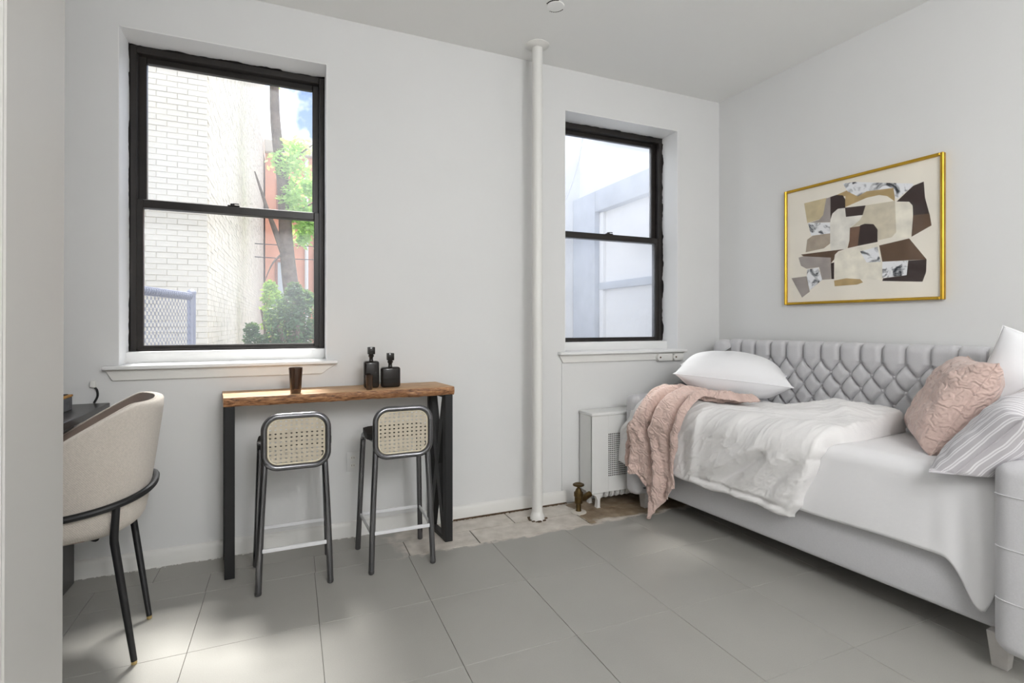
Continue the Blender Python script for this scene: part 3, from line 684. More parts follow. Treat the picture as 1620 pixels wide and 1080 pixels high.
decanter('short wide smoked glass decanter with square stopper on the bar table', .507, 2.905, .104, .065, .112, .028)

# ------------------------------------------------------------------ bar stools
def stool(label):
    t_ = thing('bar_stool', label, 'stool', (.017, 2.72, 0), group='cane back bar stools'); g = t_
    r = .0142
    # side frames: near leg, far leg joined under the seat by a bend
    for s in (-1, 1):
        nx_ = .017+s*.153; fx_ = .008+s*.169 if s > 0 else .008+s*.171; ix = .017+s*.130
        mk('leg', tube(smooth_path([(nx_, 2.571, .012), (nx_-s*.010, 2.585, .30), (ix, 2.598, .56), (ix-s*.004, 2.612, .640)], 6), r, 12), 'chrome', g)
        mk('leg', tube(smooth_path([(fx_, 2.886, .012), (fx_-s*.012, 2.860, .35), (fx_-s*.02, 2.842, .58), (fx_-s*.022, 2.822, .622), (fx_-s*.025, 2.785, .638), (ix-s*.004, 2.612, .640)], 6), r, 12), 'chrome', g)
        for (px, py) in ((nx_, 2.571), (fx_, 2.886)): mk('foot_cap', lathe([(.009, 0), (.0135, .003), (.0146, .008), (.0146, .016)], (px, py, 0), 12), 'chrome', g)
    # footrest ring of flat bars
    bm = bmesh.new(); z0, z1 = .185, .203
    mk('footrest_bar', box((-.122, 2.571, z0), (.155, 2.581, z1), .002, 1), 'whitebar', g)
    mk('footrest_bar', box((-.146, 2.868, z0), (.163, 2.878, z1), .002, 1), 'whitebar', g)
    for xa, xb in ((-.135, -.152), (.160, .168)):
        mk('footrest_bar', add_prism(bmesh.new(), [(xa-.004, 2.580), (xa+.004, 2.580), (xb+.004, 2.869), (xb-.004, 2.869)], 'z', z0+.003, z1-.002), 'whitebar', g, smooth=0)
    mk('seat', prism([(.017+.165*sx_*(abs(cos(a))**.35)*(1 if cos(a) > 0 else -1)/1, 2.735+.125*(abs(sin(a))**.35)*(1 if sin(a) > 0 else -1)) for a in [k*2*pi/48+.01 for k in range(48)] for sx_ in (1,)], 'z', .640, .668, .006, 2), 'seatblack', g)
    # backrest: bent tube frame with rounded corners, cane and spline
    cx, cz, hw, hh, rc = .0235, .676, .137, .118, .062
    def yb(x): return 2.596+.75*(x-cx)**2*0-.010+ .9*(x-cx)**2*0 + .55*((x-cx)/hw)**2*.012*-1+.012
    def rrect(hw, hh, rc, n=10):
        P = []
        for qx, qz, a0 in ((1, 1, 0), (-1, 1, 90), (-1, -1, 180), (1, -1, 270)):
            for k in range(n+1):
                a = radians(a0+90*k/n); x = cx+qx*(hw-rc)+rc*cos(a); z = cz+qz*(hh-rc)+rc*sin(a); P.append((x, yb(x), z))
        # add mid points so the frame follows the curve
        out = []
        for a, b_ in zip(P, P[1:]+P[:1]):
            out.append(a); L = sqrt((a[0]-b_[0])**2+(a[2]-b_[2])**2)
            if L > .03:
                for q in range(1, 6): x = a[0]+(b_[0]-a[0])*q/6; out.append((x, yb(x), a[2]+(b_[2]-a[2])*q/6))
        return out
    bf = mk('back_frame', tube(rrect(hw, hh, rc), .0140, 12, closed=True), 'chrome', g)
    mk('spline', tube(rrect(hw-.0155, hh-.0155, rc-.014), .0038, 8, closed=True), 'canetrim', bf)
    bm = bmesh.new(); W_, H_ = 2*(hw-.014), 2*(hh-.014); nx, nz = 11, 11
    for i in range(nx):
        for j in range(nz):
            x = cx-W_/2+(i+.5)*W_/nx; z = cz-H_/2+(j+.5)*H_/nz
            dx = max(0, abs(x-cx)+W_/nx/2-(hw-rc)); dz = max(0, abs(z-cz)+H_/nz/2-(hh-rc))
            if sqrt(dx*dx+dz*dz) > rc-.002: 
                continue
            ring_cell(bm, x, z, W_/nx/2, H_/nz/2, .0052, .0036, 0, .0016)
    for v in bm.verts: v.co.y += yb(v.co.x)
    mk('cane_panel', bm, 'cane', g, smooth=0)
    return t_
st = stool('cane back bar stool with gunmetal tube frame, nearer the armchair')
def copy_tree(o, parent=None):
    c = o.copy(); COL.objects.link(c); c.parent = parent
    for ch in list(o.children): copy_tree(ch, c)
    return c
s2 = copy_tree(st); s2.location = (.017+.495, 2.725, 0); s2['label'] = 'cane back bar stool with gunmetal tube frame, nearer the riser pipe'

# ------------------------------------------------------------------ desk, things on it, armchair
t_ = thing('desk', 'dark charcoal desk against the left wall behind the armchair', 'desk', (-1.1, 2.8, 0))
mk('desk_top', box((-1.49, 1.95, .805), (-.808, 3.066, .838), .003, 1), 'deskdark', t_)
mk('side_panel', box((-1.44, 2.90, 0), (-.938, 3.04, .805), .003, 1), 'deskdark', t_)
mk('side_panel', box((-1.44, 1.98, 0), (-1.2, 2.03, .805), .003, 1), 'deskdark', t_)
mk('back_panel', box((-1.46, 2.03, .35), (-1.44, 2.90, .805)), 'deskdark', t_)
t_ = thing('desk_tray', 'small square grey box with ochre rim on the dark desk', 'box', (-.955, 2.83, .8385))
mk('body', ring_frame(bmesh.new(), -1.02, -.895, .8385, .8385, 0, 0, 0, 0, 0, 0) if False else box((-1.02, 2.775, .8385), (-.897, 2.885, .896), .003, 1), 'concrete', t_)
mk('rim', box((-1.022, 2.773, .896), (-.895, 2.887, .906), .002, 1), 'ochre', t_)
mk('content', box((-1.008, 2.787, .906), (-.909, 2.873, .909)), 'darkhole', t_)
t_ = thing('power_cord', 'short black power cord rising from the desk to a white plug', 'cord', (-.862, 3.07, .838))
mk('cord', tube(smooth_path([(-.866, 3.050, .842), (-.858, 3.068, .870), (-.862, 3.078, .898), (-.871, 3.080, .912)], 6), .0048, 8), 'blackmetal', t_)
mk('plug', box((-.890, 3.070, .912), (-.866, 3.0885, .945), .005, 2), 'trim', t_)

CX, CY, CRZ = -.7565, 2.4423, radians(8.9)
t_ = thing('armchair', 'barrel armchair in beige linen with black tube legs, tucked at the dark desk', 'chair', (CX, CY, 0))
AX = .2832
def shell_pt(phi, z, off):
    """outer horizontal outline of the barrel back; phi 0 = back"""
    k = max(0, min(1, (z-.44)/.45)); a = AX-.070+.070*k**.8; b_ = .2255+.040*min(1, k*1.6)
    if z < .50: q = max(0, min(1, (.50-z)/.055)); s_ = 1-.22*q**2.2; a *= s_; b_ *= s_
    a += off; b_ += off
    c, s = cos(phi), sin(phi); e = .739
    x = a*(abs(c)**e)*(1 if c >= 0 else -1); y = b_*(abs(s)**e)*(1 if s >= 0 else -1)
    return Vector((CX+x*cos(CRZ)-y*sin(CRZ), CY+x*sin(CRZ)+y*cos(CRZ), z))
def rim(phi):
    c = cos(phi); x = AX*(abs(c)**.739)*(1 if c >= 0 else -1); d = max(0, AX-x-.0586)
    return .9282-.556*sqrt(d*d+.0004)-.03*d*d+.011
PH = radians(140); n, m_ = 90, 24
bm = bmesh.new(); V = []
for i in range(n+1):
    phi = -PH+2*PH*i/n; zt = rim(phi); col = [bm.verts.new(shell_pt(phi, .446, -.10))]
    for j in range(m_+1): col.append(bm.verts.new(shell_pt(phi, .446+(zt-.446-.010)*(j/m_)**1.3, 0)))
    for off, dz in ((-.003, -.004), (-.010, 0), (-.020, 0), (-.027, -.004)): col.append(bm.verts.new(shell_pt(phi, zt+dz, off)))
    V.append(col)
for A, B in zip(V, V[1:]):
    for j in range(len(A)-1): bm.faces.new((A[j], B[j], B[j+1], A[j+1]))
mk('shell', bm, 'linen', t_, smooth=60)
bm = bmesh.new(); V = []
for i in range(n+1):
    phi = -PH+2*PH*i/n; zt = rim(phi); col = []
    for j in range(15):
        z = .50+(zt-.50-.003)*j/14; col.append(bm.verts.new(shell_pt(phi, z, -.0275-.022*sin(pi*j/14))))
    V.append(col)
for A, B in zip(V, V[1:]):
    for j in range(14): bm.faces.new((A[j], B[j], B[j+1], A[j+1]))
mk('inner_lining', bm, 'taupe_inner', t_, smooth=60)
mk('piping', tube([shell_pt(-PH+2*PH*i/90, rim(-PH+2*PH*i/90)-.002, -.0285) for i in range(91)], .003, 6), 'linen', t_)
mk('seat_cushion', prism([(CX-.02+.20*(abs(cos(a))**.6)*(1 if cos(a) > 0 else -1), CY+.19*(abs(sin(a))**.6)*(1 if sin(a) > 0 else -1)) for a in [k*2*pi/40+.01 for k in range(40)]], 'z', .452, .53, .025, 3), 'taupe_inner', t_)
def ringz(phi): return .600-.075*((1-cos(phi))/2)**.8
def ring_pt(p): q = shell_pt(p, ringz(p), .013); return q
mk('back_ring', tube([ring_pt(radians(-118)+radians(236)*i/70) for i in range(71)], .0125, 10), 'blackmetal', t_)
for ph, foot in ((-60, (-.518, 2.233)), (55, (-.540, 2.552)), (-122, (-1.00, 2.22)), (122, (-1.04, 2.62))):
    p = radians(ph); top = ring_pt(p); kn = shell_pt(p, .500, .013); kn.z = .464; kn2 = kn+Vector((0, 0, -.02)); ft = Vector((foot[0], foot[1], .012))
    l_ = mk('leg', tube([top, top.lerp(kn, .5)+Vector((0, 0, 0)), kn, kn2, kn2.lerp(ft, .5), ft], [.0120, .0125, .0135, .0135, .0125, .0100], 12), 'blackmetal', t_)
    mk('brass_tip', lathe([(.008, 0), (.0095, .003), (.0095, .013)], (foot[0], foot[1], 0), 12), 'foot', l_)
bm = bmesh.new(); K = [shell_pt(radians(a), .436, -.03) for a in (-60, 55, -122, 122)]
for a, b_ in ((K[0], K[3]), (K[1], K[2]), (K[0], K[1])): add_tube(bm, [a, b_], .011, 8)
mk('under_frame', bm, 'blackmetal', t_)

# ------------------------------------------------------------------ framed abstract print on the right wall
PAL = {'tan': (204, 188, 152), 'gold': (184, 158, 112), 'dark': (58, 45, 42), 'grey': (164, 155, 150), 'sand': (208, 198, 176), 'cream': (236, 230, 214), 'brown': (98, 76, 58), 'umber': (118, 90, 72), 'taupe': (176, 162, 146), 'white': (232, 228, 218)}
for k, c in PAL.items(): M['art_'+k] = mat('print_'+k, c, .6, vary=(16, .14))
m = mat('print_marble', (240, 240, 240), .6); t, b = nodes(m); tcn = t.nodes.new('ShaderNodeTexCoord'); n = t.nodes.new('ShaderNodeTexNoise'); n.inputs['Scale'].default_value = 13; n.inputs['Detail'].default_value = 8; n.inputs['Distortion'].default_value = 1.6
r = t.nodes.new('ShaderNodeValToRGB'); r.color_ramp.elements[0].position = .36; r.color_ramp.elements[0].color = (.03, .035, .045, 1); r.color_ramp.elements[1].position = .50; r.color_ramp.elements[1].color = (.86, .86, .87, 1)
t.links.new(tcn.outputs['Object'], n.inputs['Vector']); t.links.new(n.outputs['Fac'], r.inputs['Fac']); t.links.new(r.outputs['Color'], b.inputs['Base Color']); M['art_marble'] = m
M['art_paper'] = mat('print_paper', (240, 233, 219), .6, vary=(4, .05))
SH = [
('tan',[(0.721,2.016),(0.875,2.019),(0.85,1.914),(0.834,1.891),(0.743,1.882)]),
('gold',[(0.897,2.014),(0.974,2.031),(1.04,2.044),(1.063,1.985),(1.113,2.004),(1.258,1.99),(1.266,1.968),(1.264,1.913),(1.225,1.951),(1.183,1.967),(1.113,1.966),(0.989,1.936),(0.989,2.003)]),
('marble',[(0.974,2.085),(1.05,2.076),(1.191,2.036),(1.356,1.991),(1.356,1.978),(1.282,1.925),(1.266,1.933),(1.258,1.99),(1.113,2.004),(1.063,1.985),(1.003,2.029)]),
('dark',[(0.897,2.019),(0.935,2.023),(0.974,2.012),(0.989,1.984),(0.989,1.931),(0.945,1.935),(0.91,1.912),(0.897,1.875)]),
('grey',[(0.87,2.015),(0.897,2.019),(0.897,1.86),(0.76,1.881),(0.824,1.888),(0.85,1.914)]),
('dark',[(0.987,1.933),(1.108,1.922),(1.091,1.868),(0.993,1.875)]),
('sand',[(1.108,1.922),(1.266,1.915),(1.274,1.739),(1.249,1.712),(1.176,1.705),(1.174,1.769),(1.152,1.803),(1.104,1.814),(1.022,1.804),(1.077,1.842),(1.091,1.868)]),
('cream',[(1.266,1.904),(1.337,1.895),(1.354,1.87),(1.356,1.808),(1.346,1.701),(1.274,1.699)]),
('dark',[(1.407,1.989),(1.413,1.9),(1.434,1.806),(1.356,1.817),(1.354,1.87),(1.337,1.895),(1.274,1.909),(1.356,1.978)]),
('brown',[(1.356,1.817),(1.434,1.811),(1.443,1.746),(1.348,1.699)]),
('umber',[(1.017,1.805),(1.077,1.806),(1.063,1.688),(1.003,1.682),(1.014,1.728)]),
('dark',[(1.077,1.809),(1.104,1.814),(1.152,1.803),(1.174,1.769),(1.174,1.696),(1.063,1.688)]),
('taupe',[(0.743,1.773),(0.781,1.793),(0.895,1.79),(0.895,1.726),(0.855,1.701),(0.732,1.691)]),
('marble',[(0.749,1.881),(0.895,1.858),(0.895,1.79),(0.77,1.795)]),
('white',[(0.897,1.875),(0.91,1.912),(0.945,1.935),(0.987,1.931),(0.993,1.875),(1.091,1.868),(1.077,1.842),(1.017,1.805),(1.014,1.728),(0.993,1.678),(0.9,1.68),(0.895,1.726)]),
('brown',[(0.699,1.68),(0.824,1.68),(0.984,1.679),(0.945,1.67),(0.925,1.652),(0.92,1.623),(0.9,1.601),(0.9,1.636),(0.716,1.667)]),
('grey',[(0.682,1.661),(0.716,1.667),(0.9,1.636),(0.9,1.501),(0.844,1.501),(0.824,1.584),(0.738,1.582),(0.699,1.606)]),
('dark',[(0.9,1.601),(0.92,1.604),(0.92,1.5),(0.903,1.501)]),
('cream',[(0.925,1.623),(0.955,1.663),(1.059,1.679),(1.176,1.686),(1.195,1.574),(1.2,1.473),(1.077,1.487),(0.925,1.494)]),
('marble',[(1.077,1.653),(1.174,1.668),(1.191,1.579),(1.113,1.583)]),
('brown',[(1.183,1.674),(1.337,1.692),(1.42,1.567),(1.333,1.572),(1.2,1.578)]),
('dark',[(1.333,1.57),(1.42,1.567),(1.418,1.499),(1.401,1.448),(1.2,1.467),(1.204,1.482),(1.325,1.49)]),
('marble',[(1.2,1.578),(1.331,1.57),(1.325,1.49),(1.2,1.484)]),
('grey',[(0.631,1.528),(0.738,1.532),(0.76,1.43),(0.707,1.394)]),
('marble',[(0.743,1.576),(0.818,1.582),(0.844,1.501),(0.76,1.44),(0.74,1.529)]),
('gold',[(0.92,1.49),(0.993,1.499),(1.077,1.487),(1.093,1.467),(1.059,1.456),(0.925,1.455)])
]
t_ = thing('framed_print', 'abstract brown and cream print in a thin gold frame on the right wall', 'picture', (3.10, 3.09, 0), -(pi/2-A_R))
mk('frame', ring_frame(bmesh.new(), .585, 1.503, 1.348, 2.121, .016, .016, .016, .016, -.030, -.002, .003), 'goldframe', t_, local=True)
pp = mk('print', box((.600, -.014, 1.362), (1.488, -.006, 2.106)), 'art_paper', t_, smooth=0, local=True)
for i, (k, pts) in enumerate(SH):
    y = -.0142-.00004*(i+1)
    mk('shape', prism(pts, 'y', y, -.0139), 'art_'+k, pp, smooth=0, local=True)
mk('glazing', box((.600, -.0185, 1.362), (1.488, -.0170, 2.106)), 'pane', t_, smooth=0, local=True)

# ------------------------------------------------------------------ daybed (local frame: x along the length, y from front to back)
BO = (2.14, 2.88, 0); BR = -radians(85)
bed = thing('daybed', 'light grey upholstered daybed with button tufted back along the right wall', 'daybed', BO, BR)
def bm_(name, bm, m, p=bed, **k): return mk(name, bm, m, p, local=True, **k)
LB = 2.03; TH = .135
bm_('base', box((TH-.01, .03, .115), (LB-TH+.01, .83, .40), .022, 3), 'fabric')
def dense(poly, r, n=7):
    """round every corner of a closed polygon with radius r"""
    out = []; N = len(poly)
    for i in range(N):
        p0, p1, p2 = Vector(poly[i-1]), Vector(poly[i]), Vector(poly[(i+1) % N]); a_, b_ = (p0-p1), (p2-p1)
        rr = min(r, a_.length*.48, b_.length*.48); A, B = p1+a_.normalized()*rr, p1+b_.normalized()*rr
        for k in range(n+1): t = k/n; out.append((1-t)**2*A+2*t*(1-t)*p1+t*t*B)
    return out
def rounded_slab(poly, r, ua, ub, ru, n=7):
    P = dense(poly, r); N = len(P); nor = []
    for i in range(N):
        d = (P[(i+1) % N]-P[i-1]); d = d.normalized() if d.length > 1e-9 else Vector((1, 0)); nor.append(Vector((d.y, -d.x)))
    area = sum(P[i].x*P[(i+1) % N].y-P[(i+1) % N].x*P[i].y for i in range(N))
    sg = 1 if area > 0 else -1
    bm = bmesh.new(); rings = []
    sl = [(ua+ru*(1-cos(a)), ru*(1-sin(a))) for a in [pi/2*k/n for k in range(n+1)]]+[(ub-ru*(1-cos(a)), ru*(1-sin(a))) for a in [pi/2*k/n for k in range(n, -1, -1)]]
    for u, d in sl: rings.append([bm.verts.new((u, p.x-sg*q.x*d, p.y-sg*q.y*d)) for p, q in zip(P, nor)])
    for A, B in zip(rings, rings[1:]):
        for k in range(N): bm.faces.new((A[k], A[(k+1) % N], B[(k+1) % N], B[k]))
    bm.faces.new(rings[0][::-1]); bm.faces.new(rings[-1]); return bm
prof = [(-.098, .098), (.86, .098), (.86, 1.105), (.745, 1.105), (.715, .86), (.66, .752), (-.098, .752)]
for a, b2, nm in ((-.005, TH, 'arm'), (LB-TH, LB+.02, 'arm')):
    a_ = bm_(nm, rounded_slab(prof, .05, a, b2, .058), 'fabric', smooth=60)
    for z in (.640, .462, .284):
        bm_('seam', tube([(a+.010, -.078, z), (a+.020, -.088, z), (a+.036, -.0955, z), (a+.058, -.0985, z), (b2-.058, -.0985, z), (b2-.036, -.0955, z), (b2-.020, -.088, z), (b2-.010, -.078, z)], .0022, 6), 'fabric', a_)
for x in (.075, LB-TH-.005):
    for y in (.02, .78):
        bm = bmesh.new(); add_box(bm, (x-.034, y-.03, 0), (x+.034, y+.03, .125), .003, 1)
        for v in bm.verts:
            k = 1-.35*(1-v.co.z/.125); v.co.x = x+(v.co.x-x)*k; v.co.y = y+(v.co.y-y)*k
        bm_('leg', bm, 'leg')
bm_('back_board', box((.02, .82, .10), (LB-.02, .864, 1.09), .015, 2), 'fabric')
# deep diamond tufting
DU, DZ, BU0, BZ0 = .1142, .080, .660, 1.002
def tuft(u, z):
    if z > BZ0:
        f_ = abs(sin(pi*(u-BU0)/DU))
        k = min(1, (z-BZ0)/.05); side = 1-exp(-(f_/.28)**1.3)
        p_ = (u-BU0)/DU+(z-BZ0)/(2*DZ); q_ = (u-BU0)/DU-(z-BZ0)/(2*DZ)
        return side*(1-.25*k)+.25*k*side**.5
    p_ = (u-BU0)/DU+(z-BZ0)/(2*DZ); q_ = (u-BU0)/DU-(z-BZ0)/(2*DZ)
    f_ = abs(sin(pi*p_)); g = abs(sin(pi*q_))
    cr = (1-exp(-(f_/.30)**1.2))*(1-exp(-(g/.30)**1.2))
    return cr*.75+.25*min(1, sqrt(f_*f_+g*g))
u0_, u1_ = TH-.02, LB-TH+.02; NU, NV = 520, 130
def back_f(s, t):
    u = u0_+(u1_-u0_)*s; L = t*.62
    zl = .56; fl = 1.105-.04-zl; rr = .04
    if L < fl: y, z, ny, nz = .80, zl+L, -1, 0
    elif L < fl+rr*pi/2:
        a = (L-fl)/rr; y, z, ny, nz = .80+rr-rr*cos(a), 1.065+rr*sin(a), -cos(a), sin(a)
    else: y, z, ny, nz = .84+(L-fl-rr*pi/2), 1.105, 0, 1
    hz = zl+L; fade = 1-sst(hz, 1.08, 1.16)*.75
    h = tuft(u, min(hz, 1.2))*.040*fade-.030*fade
    return Vector((u, y+ny*h, z+nz*h))
bk = bm_('tufted_back', grid_surface(back_f, NU, NV), 'fabric', smooth=80)
bb_ = lathe([(.0085, -.004), (.0085, .001), (.006, .004), (.001, .005)], (0, 0, 0), 10, 'y'); me = bpy.data.meshes.new('button'); bb_.to_mesh(me); bb_.free(); me.shade_smooth(); me.materials.append(M['fabric'])
for r_ in range(0, 5):
    for k in range(-6, 13):
        u = BU0+(k+(.5 if r_ % 2 else 0))*DU; z = BZ0-r_*DZ
        if TH+.01 < u < LB-TH-.01: inst(me, 'button', (u, .822, z), bk, (pi, 0, 0))

# ------------------------------------------------------------------ mattress and sheet
R_ = .055; AA = R_*pi/4; MT = .668
def S(u, w, off):
    if w > AA: return Vector((u, R_+(w-AA), MT+off))
    if w < -AA: return Vector((u, -off, MT-R_+(w+AA)))
    a = (w+AA)/(2*AA)*pi/2
    return Vector((u, R_-(R_+off)*cos(a), MT-R_+(R_+off)*sin(a)))
def nz(x, y, z=0.): return noise.noise(Vector((x, y, z)))
def place(name, bm, m, label, cat, smooth=80, group=None):
    o = mk(name, bm, m, None, smooth=smooth); o.location = BO; o.rotation_euler = (0, 0, BR); return tag(o, label, cat, group)
mt = thing('mattress', 'mattress under a smooth white sheet that hangs down the front of the daybed', 'mattress', BO, BR)
mk('core', box((TH+.006, .012, .405), (LB-TH-.006, .79, MT-.006), .05, 4), 'sheet', mt, local=True)
def hem(u): return -.320-.150*sst(u, 1.73, 1.845)+.10*sst(u, 1.85, 1.895)+.004*sin(u*9)
def sheet_f(s, t):
    u = TH+.004+(LB-TH*2-.008)*s; h_ = hem(u); w = h_+(.76-h_)*t
    o = .0045+.004*nz(u*5, w*4)*(1 if w < .05 else .5)+.006*sst(u, 1.6, 1.88)*sin((u-1.6)*60)*sst(-w, .0, .25)
    if w < 0: o += .012*sst(-w, .0, .3)*(.5+.5*nz(u*3.1, 2))
    return S(u, w, max(.0025, o))
sh_ = mk('sheet', grid_surface(sheet_f, 150, 80), 'sheet', mt, smooth=80, local=True)
md = sh_.modifiers.new('thick', 'SOLIDIFY'); md.thickness = .003; md.offset = 1

# ------------------------------------------------------------------ duvet
def wB(u): return -.366-.005*sin(u*13)-.004*sin(u*31)
def wT(u): return interp([(-.1, .60), (.5, .56), (.80, .46), (.95, .52), (1.10, .66), (1.22, .76), (1.5, .78)], u)
def uL(w): return interp([(-.45, -.055), (-.16, -.03), (-.02, .075), (.06, .142), (.8, .142)], w)
def uR(w): return interp([(-.45, 1.135), (-.36, 1.14), (-.285, 1.185), (-.066, 1.262), (-.02, 1.288), (.05, 1.335), (.2, 1.345), (.55, 1.34), (.68, 1.29), (.78, 1.20)], w)
RID = [  # (u0,w0,u1,w1, height, width): ridges (+) and valleys (-)
    (.66, -.26, .985, -.05, .024, .034), (.95, -.07, 1.24, .08, .018, .036), (.74, -.30, 1.0, -.10, -.030, .026), (.84, -.31, 1.10, -.08, .022, .036), (1.06, -.11, 1.28, .05, .014, .032),
    (.98, -.30, 1.18, -.10, -.014, .026), (1.04, -.34, 1.20, -.16, .014, .03), (.60, .02, .545, -.34, .012, .030), (.50, .0, .47, -.33, -.010, .030), (.52, .02, 1.0, .22, .009, .035), (.62, .0, 1.05, .15, -.008, .025), (.72, -.05, 1.05, .12, .009, .025), (.85, .10, 1.22, .34, .012, .04),
    (1.00, .54, 1.32, .16, .016, .05), (1.14, .62, 1.32, .34, -.008, .025), (.56, -.322, .80, -.316, -.016, .012), (.80, -.316, 1.11, -.322, -.016, .012)]
def seg_d(u, w, a):
    dx, dy = a[2]-a[0], a[3]-a[1]; L2 = dx*dx+dy*dy; t = max(0, min(1, ((u-a[0])*dx+(w-a[1])*dy)/L2))
    ex = a[0]+dx*t; ey = a[1]+dy*t; fade = sin(pi*min(1, max(0, .12+.76*t)))**.7
    return sqrt((u-ex)**2+(w-ey)**2), fade
def duv_off(u, w):
    ww = max(w, -.365)
    T = .062+.050*exp(-(((u-1.03)/.20)**2+((ww-.45)/.2)**2))+.030*exp(-(((u-.30)/.22)**2+((ww-.05)/.22)**2))+.062*(1-sst(u, .12, .30))*sst(-ww, -.05, .1)+.040*exp(-(((u-1.24)/.14)**2+((ww-.50)/.2)**2))
    T -= .014*sst(-ww, .05, .3)
    for a in RID:
        d, f_ = seg_d(u, ww, a)
        if d < a[5]*3: T += a[4]*f_*exp(-(d/a[5])**2)
    x = u*.78+ww*.62; y = ww*.78-u*.62                      # creases run towards the far top corner
    x2 = x+.05*nz(u*5, ww*5, 1); y2 = y+.04*nz(u*6, ww*6, 2)
    T += .006*nz(x2*3, y2*6, 3)+.0050*(1-abs(nz(x2*5, y2*14, 5)))**6+.0030*(1-abs(nz(x2*9, y2*30, 7)))**6
    q_ = nz(u*3, ww*3, 21); T += .0032*max(0, q_+.25)*(1-abs(nz(u*34+ww*10, ww*38-u*8, 8)))**5+.0009*nz(u*85, ww*85, 11)
    e = 1.
    for d, r in ((u-uL(w), .05), (uR(w)-u, .030), (w-wB(u), .022), (wT(u)-w, .06)):
        q = max(0., min(1., d/r)); e = min(e, sqrt(max(0, 1-(1-q)**2)))
    return .010+max(.004, T)*e
def duvet_bm():
    n, m_ = 300, 210; bm = bmesh.new(); top = []; bot = []
    for i in range(n+1):
        ct = []; cb = []
        for j in range(m_+1):
            p, q = i/n, j/m_; w = -.37+q*1.1; u = 0
            for _ in range(4):
                u = uL(w)+(uR(w)-uL(w))*p; w = wB(u)+(wT(u)-wB(u))*q
            ct.append(bm.verts.new(S(u, w, duv_off(u, w)))); cb.append(bm.verts.new(S(u, w, .009+.095*(1-sst(u, .13, .19))*sst(-w, -.03, .03))))
        top.append(ct); bot.append(cb)
    for i in range(n):
        for j in range(m_):
            bm.faces.new((top[i][j], top[i+1][j], top[i+1][j+1], top[i][j+1])); bm.faces.new((bot[i][j], bot[i][j+1], bot[i+1][j+1], bot[i+1][j]))
    for i in range(n):
        bm.faces.new((top[i][0], bot[i][0], bot[i+1][0], top[i+1][0])); bm.faces.new((top[i][m_], top[i+1][m_], bot[i+1][m_], bot[i][m_]))
    for j in range(m_):
        bm.faces.new((top[0][j], top[0][j+1], bot[0][j+1], bot[0][j])); bm.faces.new((top[n][j], bot[n][j], bot[n][j+1], top[n][j+1]))
    return bm
place('duvet', duvet_bm(), 'duvet', 'rumpled white linen duvet spilling over the front of the daybed', 'duvet')

# ------------------------------------------------------------------ pink throw
M['pink'] = mat('dusty_pink_quilt', (212, 186, 176), .9, sheen=.3, vary=(18, .06))
def wrinkle(m, scale, dist, strength=.8, sx=(1, 1, 1)):
    t, b = nodes(m); tcn = t.nodes.new('ShaderNodeTexCoord'); mp = t.nodes.new('ShaderNodeMapping'); mp.inputs['Scale'].default_value = sx
    w_ = t.nodes.new('ShaderNodeTexWave'); w_.inputs['Scale'].default_value = scale; w_.inputs['Distortion'].default_value = 14; w_.inputs['Detail'].default_value = 2; w_.inputs['Detail Scale'].default_value = 1.6; w_.bands_direction = 'DIAGONAL'
    bp = t.nodes.new('ShaderNodeBump'); bp.inputs['Strength'].default_value = strength; bp.inputs['Distance'].default_value = dist
    t.links.new(tcn.outputs['Object'], mp.inputs['Vector']); t.links.new(mp.outputs[0], w_.inputs['Vector']); t.links.new(w_.outputs['Fac'], bp.inputs['Height']); t.links.new(bp.outputs['Normal'], b.inputs['Normal'])
wrinkle(M['pink'], 12, .004)
def throw_bm():
    na, nb = 70, 150; bm = bmesh.new(); G = []
    def wbot(a): return interp([(-1, -.36), (-.45, -.385), (-.30, -.46), (-.20, -.62), (-.10, -.645), (.2, -.60), (.6, -.51), (1.0, -.41)], a)
    for i in range(na+1):
        a = -1+2*i/na; row = []
        for j in range(nb+1):
            q = j/nb; w = .26+(wbot(a)-.26)*q
            ul = interp([(-.65, .19), (-.45, .13), (-.36, .085), (-.1, .10), (.03, .20), (.12, .30), (.26, .30)], w)
            ur = interp([(-.65, .36), (-.5, .42), (-.36, .45), (-.1, .48), (.03, .55), (.12, .66), (.26, .74)], w)
            u = ul+(ur-ul)*(a+1)/2+.010*sin(w*17+a*3)
            fold = .022*sin(a*8.2+.9*sin(w*6))+.012*sin(a*15+w*9+1)+.010*nz(u*20, w*26, 2)+.007*nz(u*45, w*60, 4)
            ed = min(1, (1-abs(a))/.10); o = duv_off(max(u, .16), max(w, -.30))+.024+(fold+.012)*(.35+.65*ed)
            if w < -.33: o += .02*sin((a+1)*2.4)*sst(-w, .33, .6)
            row.append(bm.verts.new(S(u, w, max(o, .02))))
        G.append(row)
    for i in range(na):
        for j in range(nb): bm.faces.new((G[i][j], G[i+1][j], G[i+1][j+1], G[i][j+1]))
    return bm
th_ = place('throw_blanket', throw_bm(), 'pink', 'crinkled dusty pink throw hanging over the far front corner of the daybed', 'blanket')
md = th_.modifiers.new('thick', 'SOLIDIFY'); md.thickness = .009; md.offset = 1

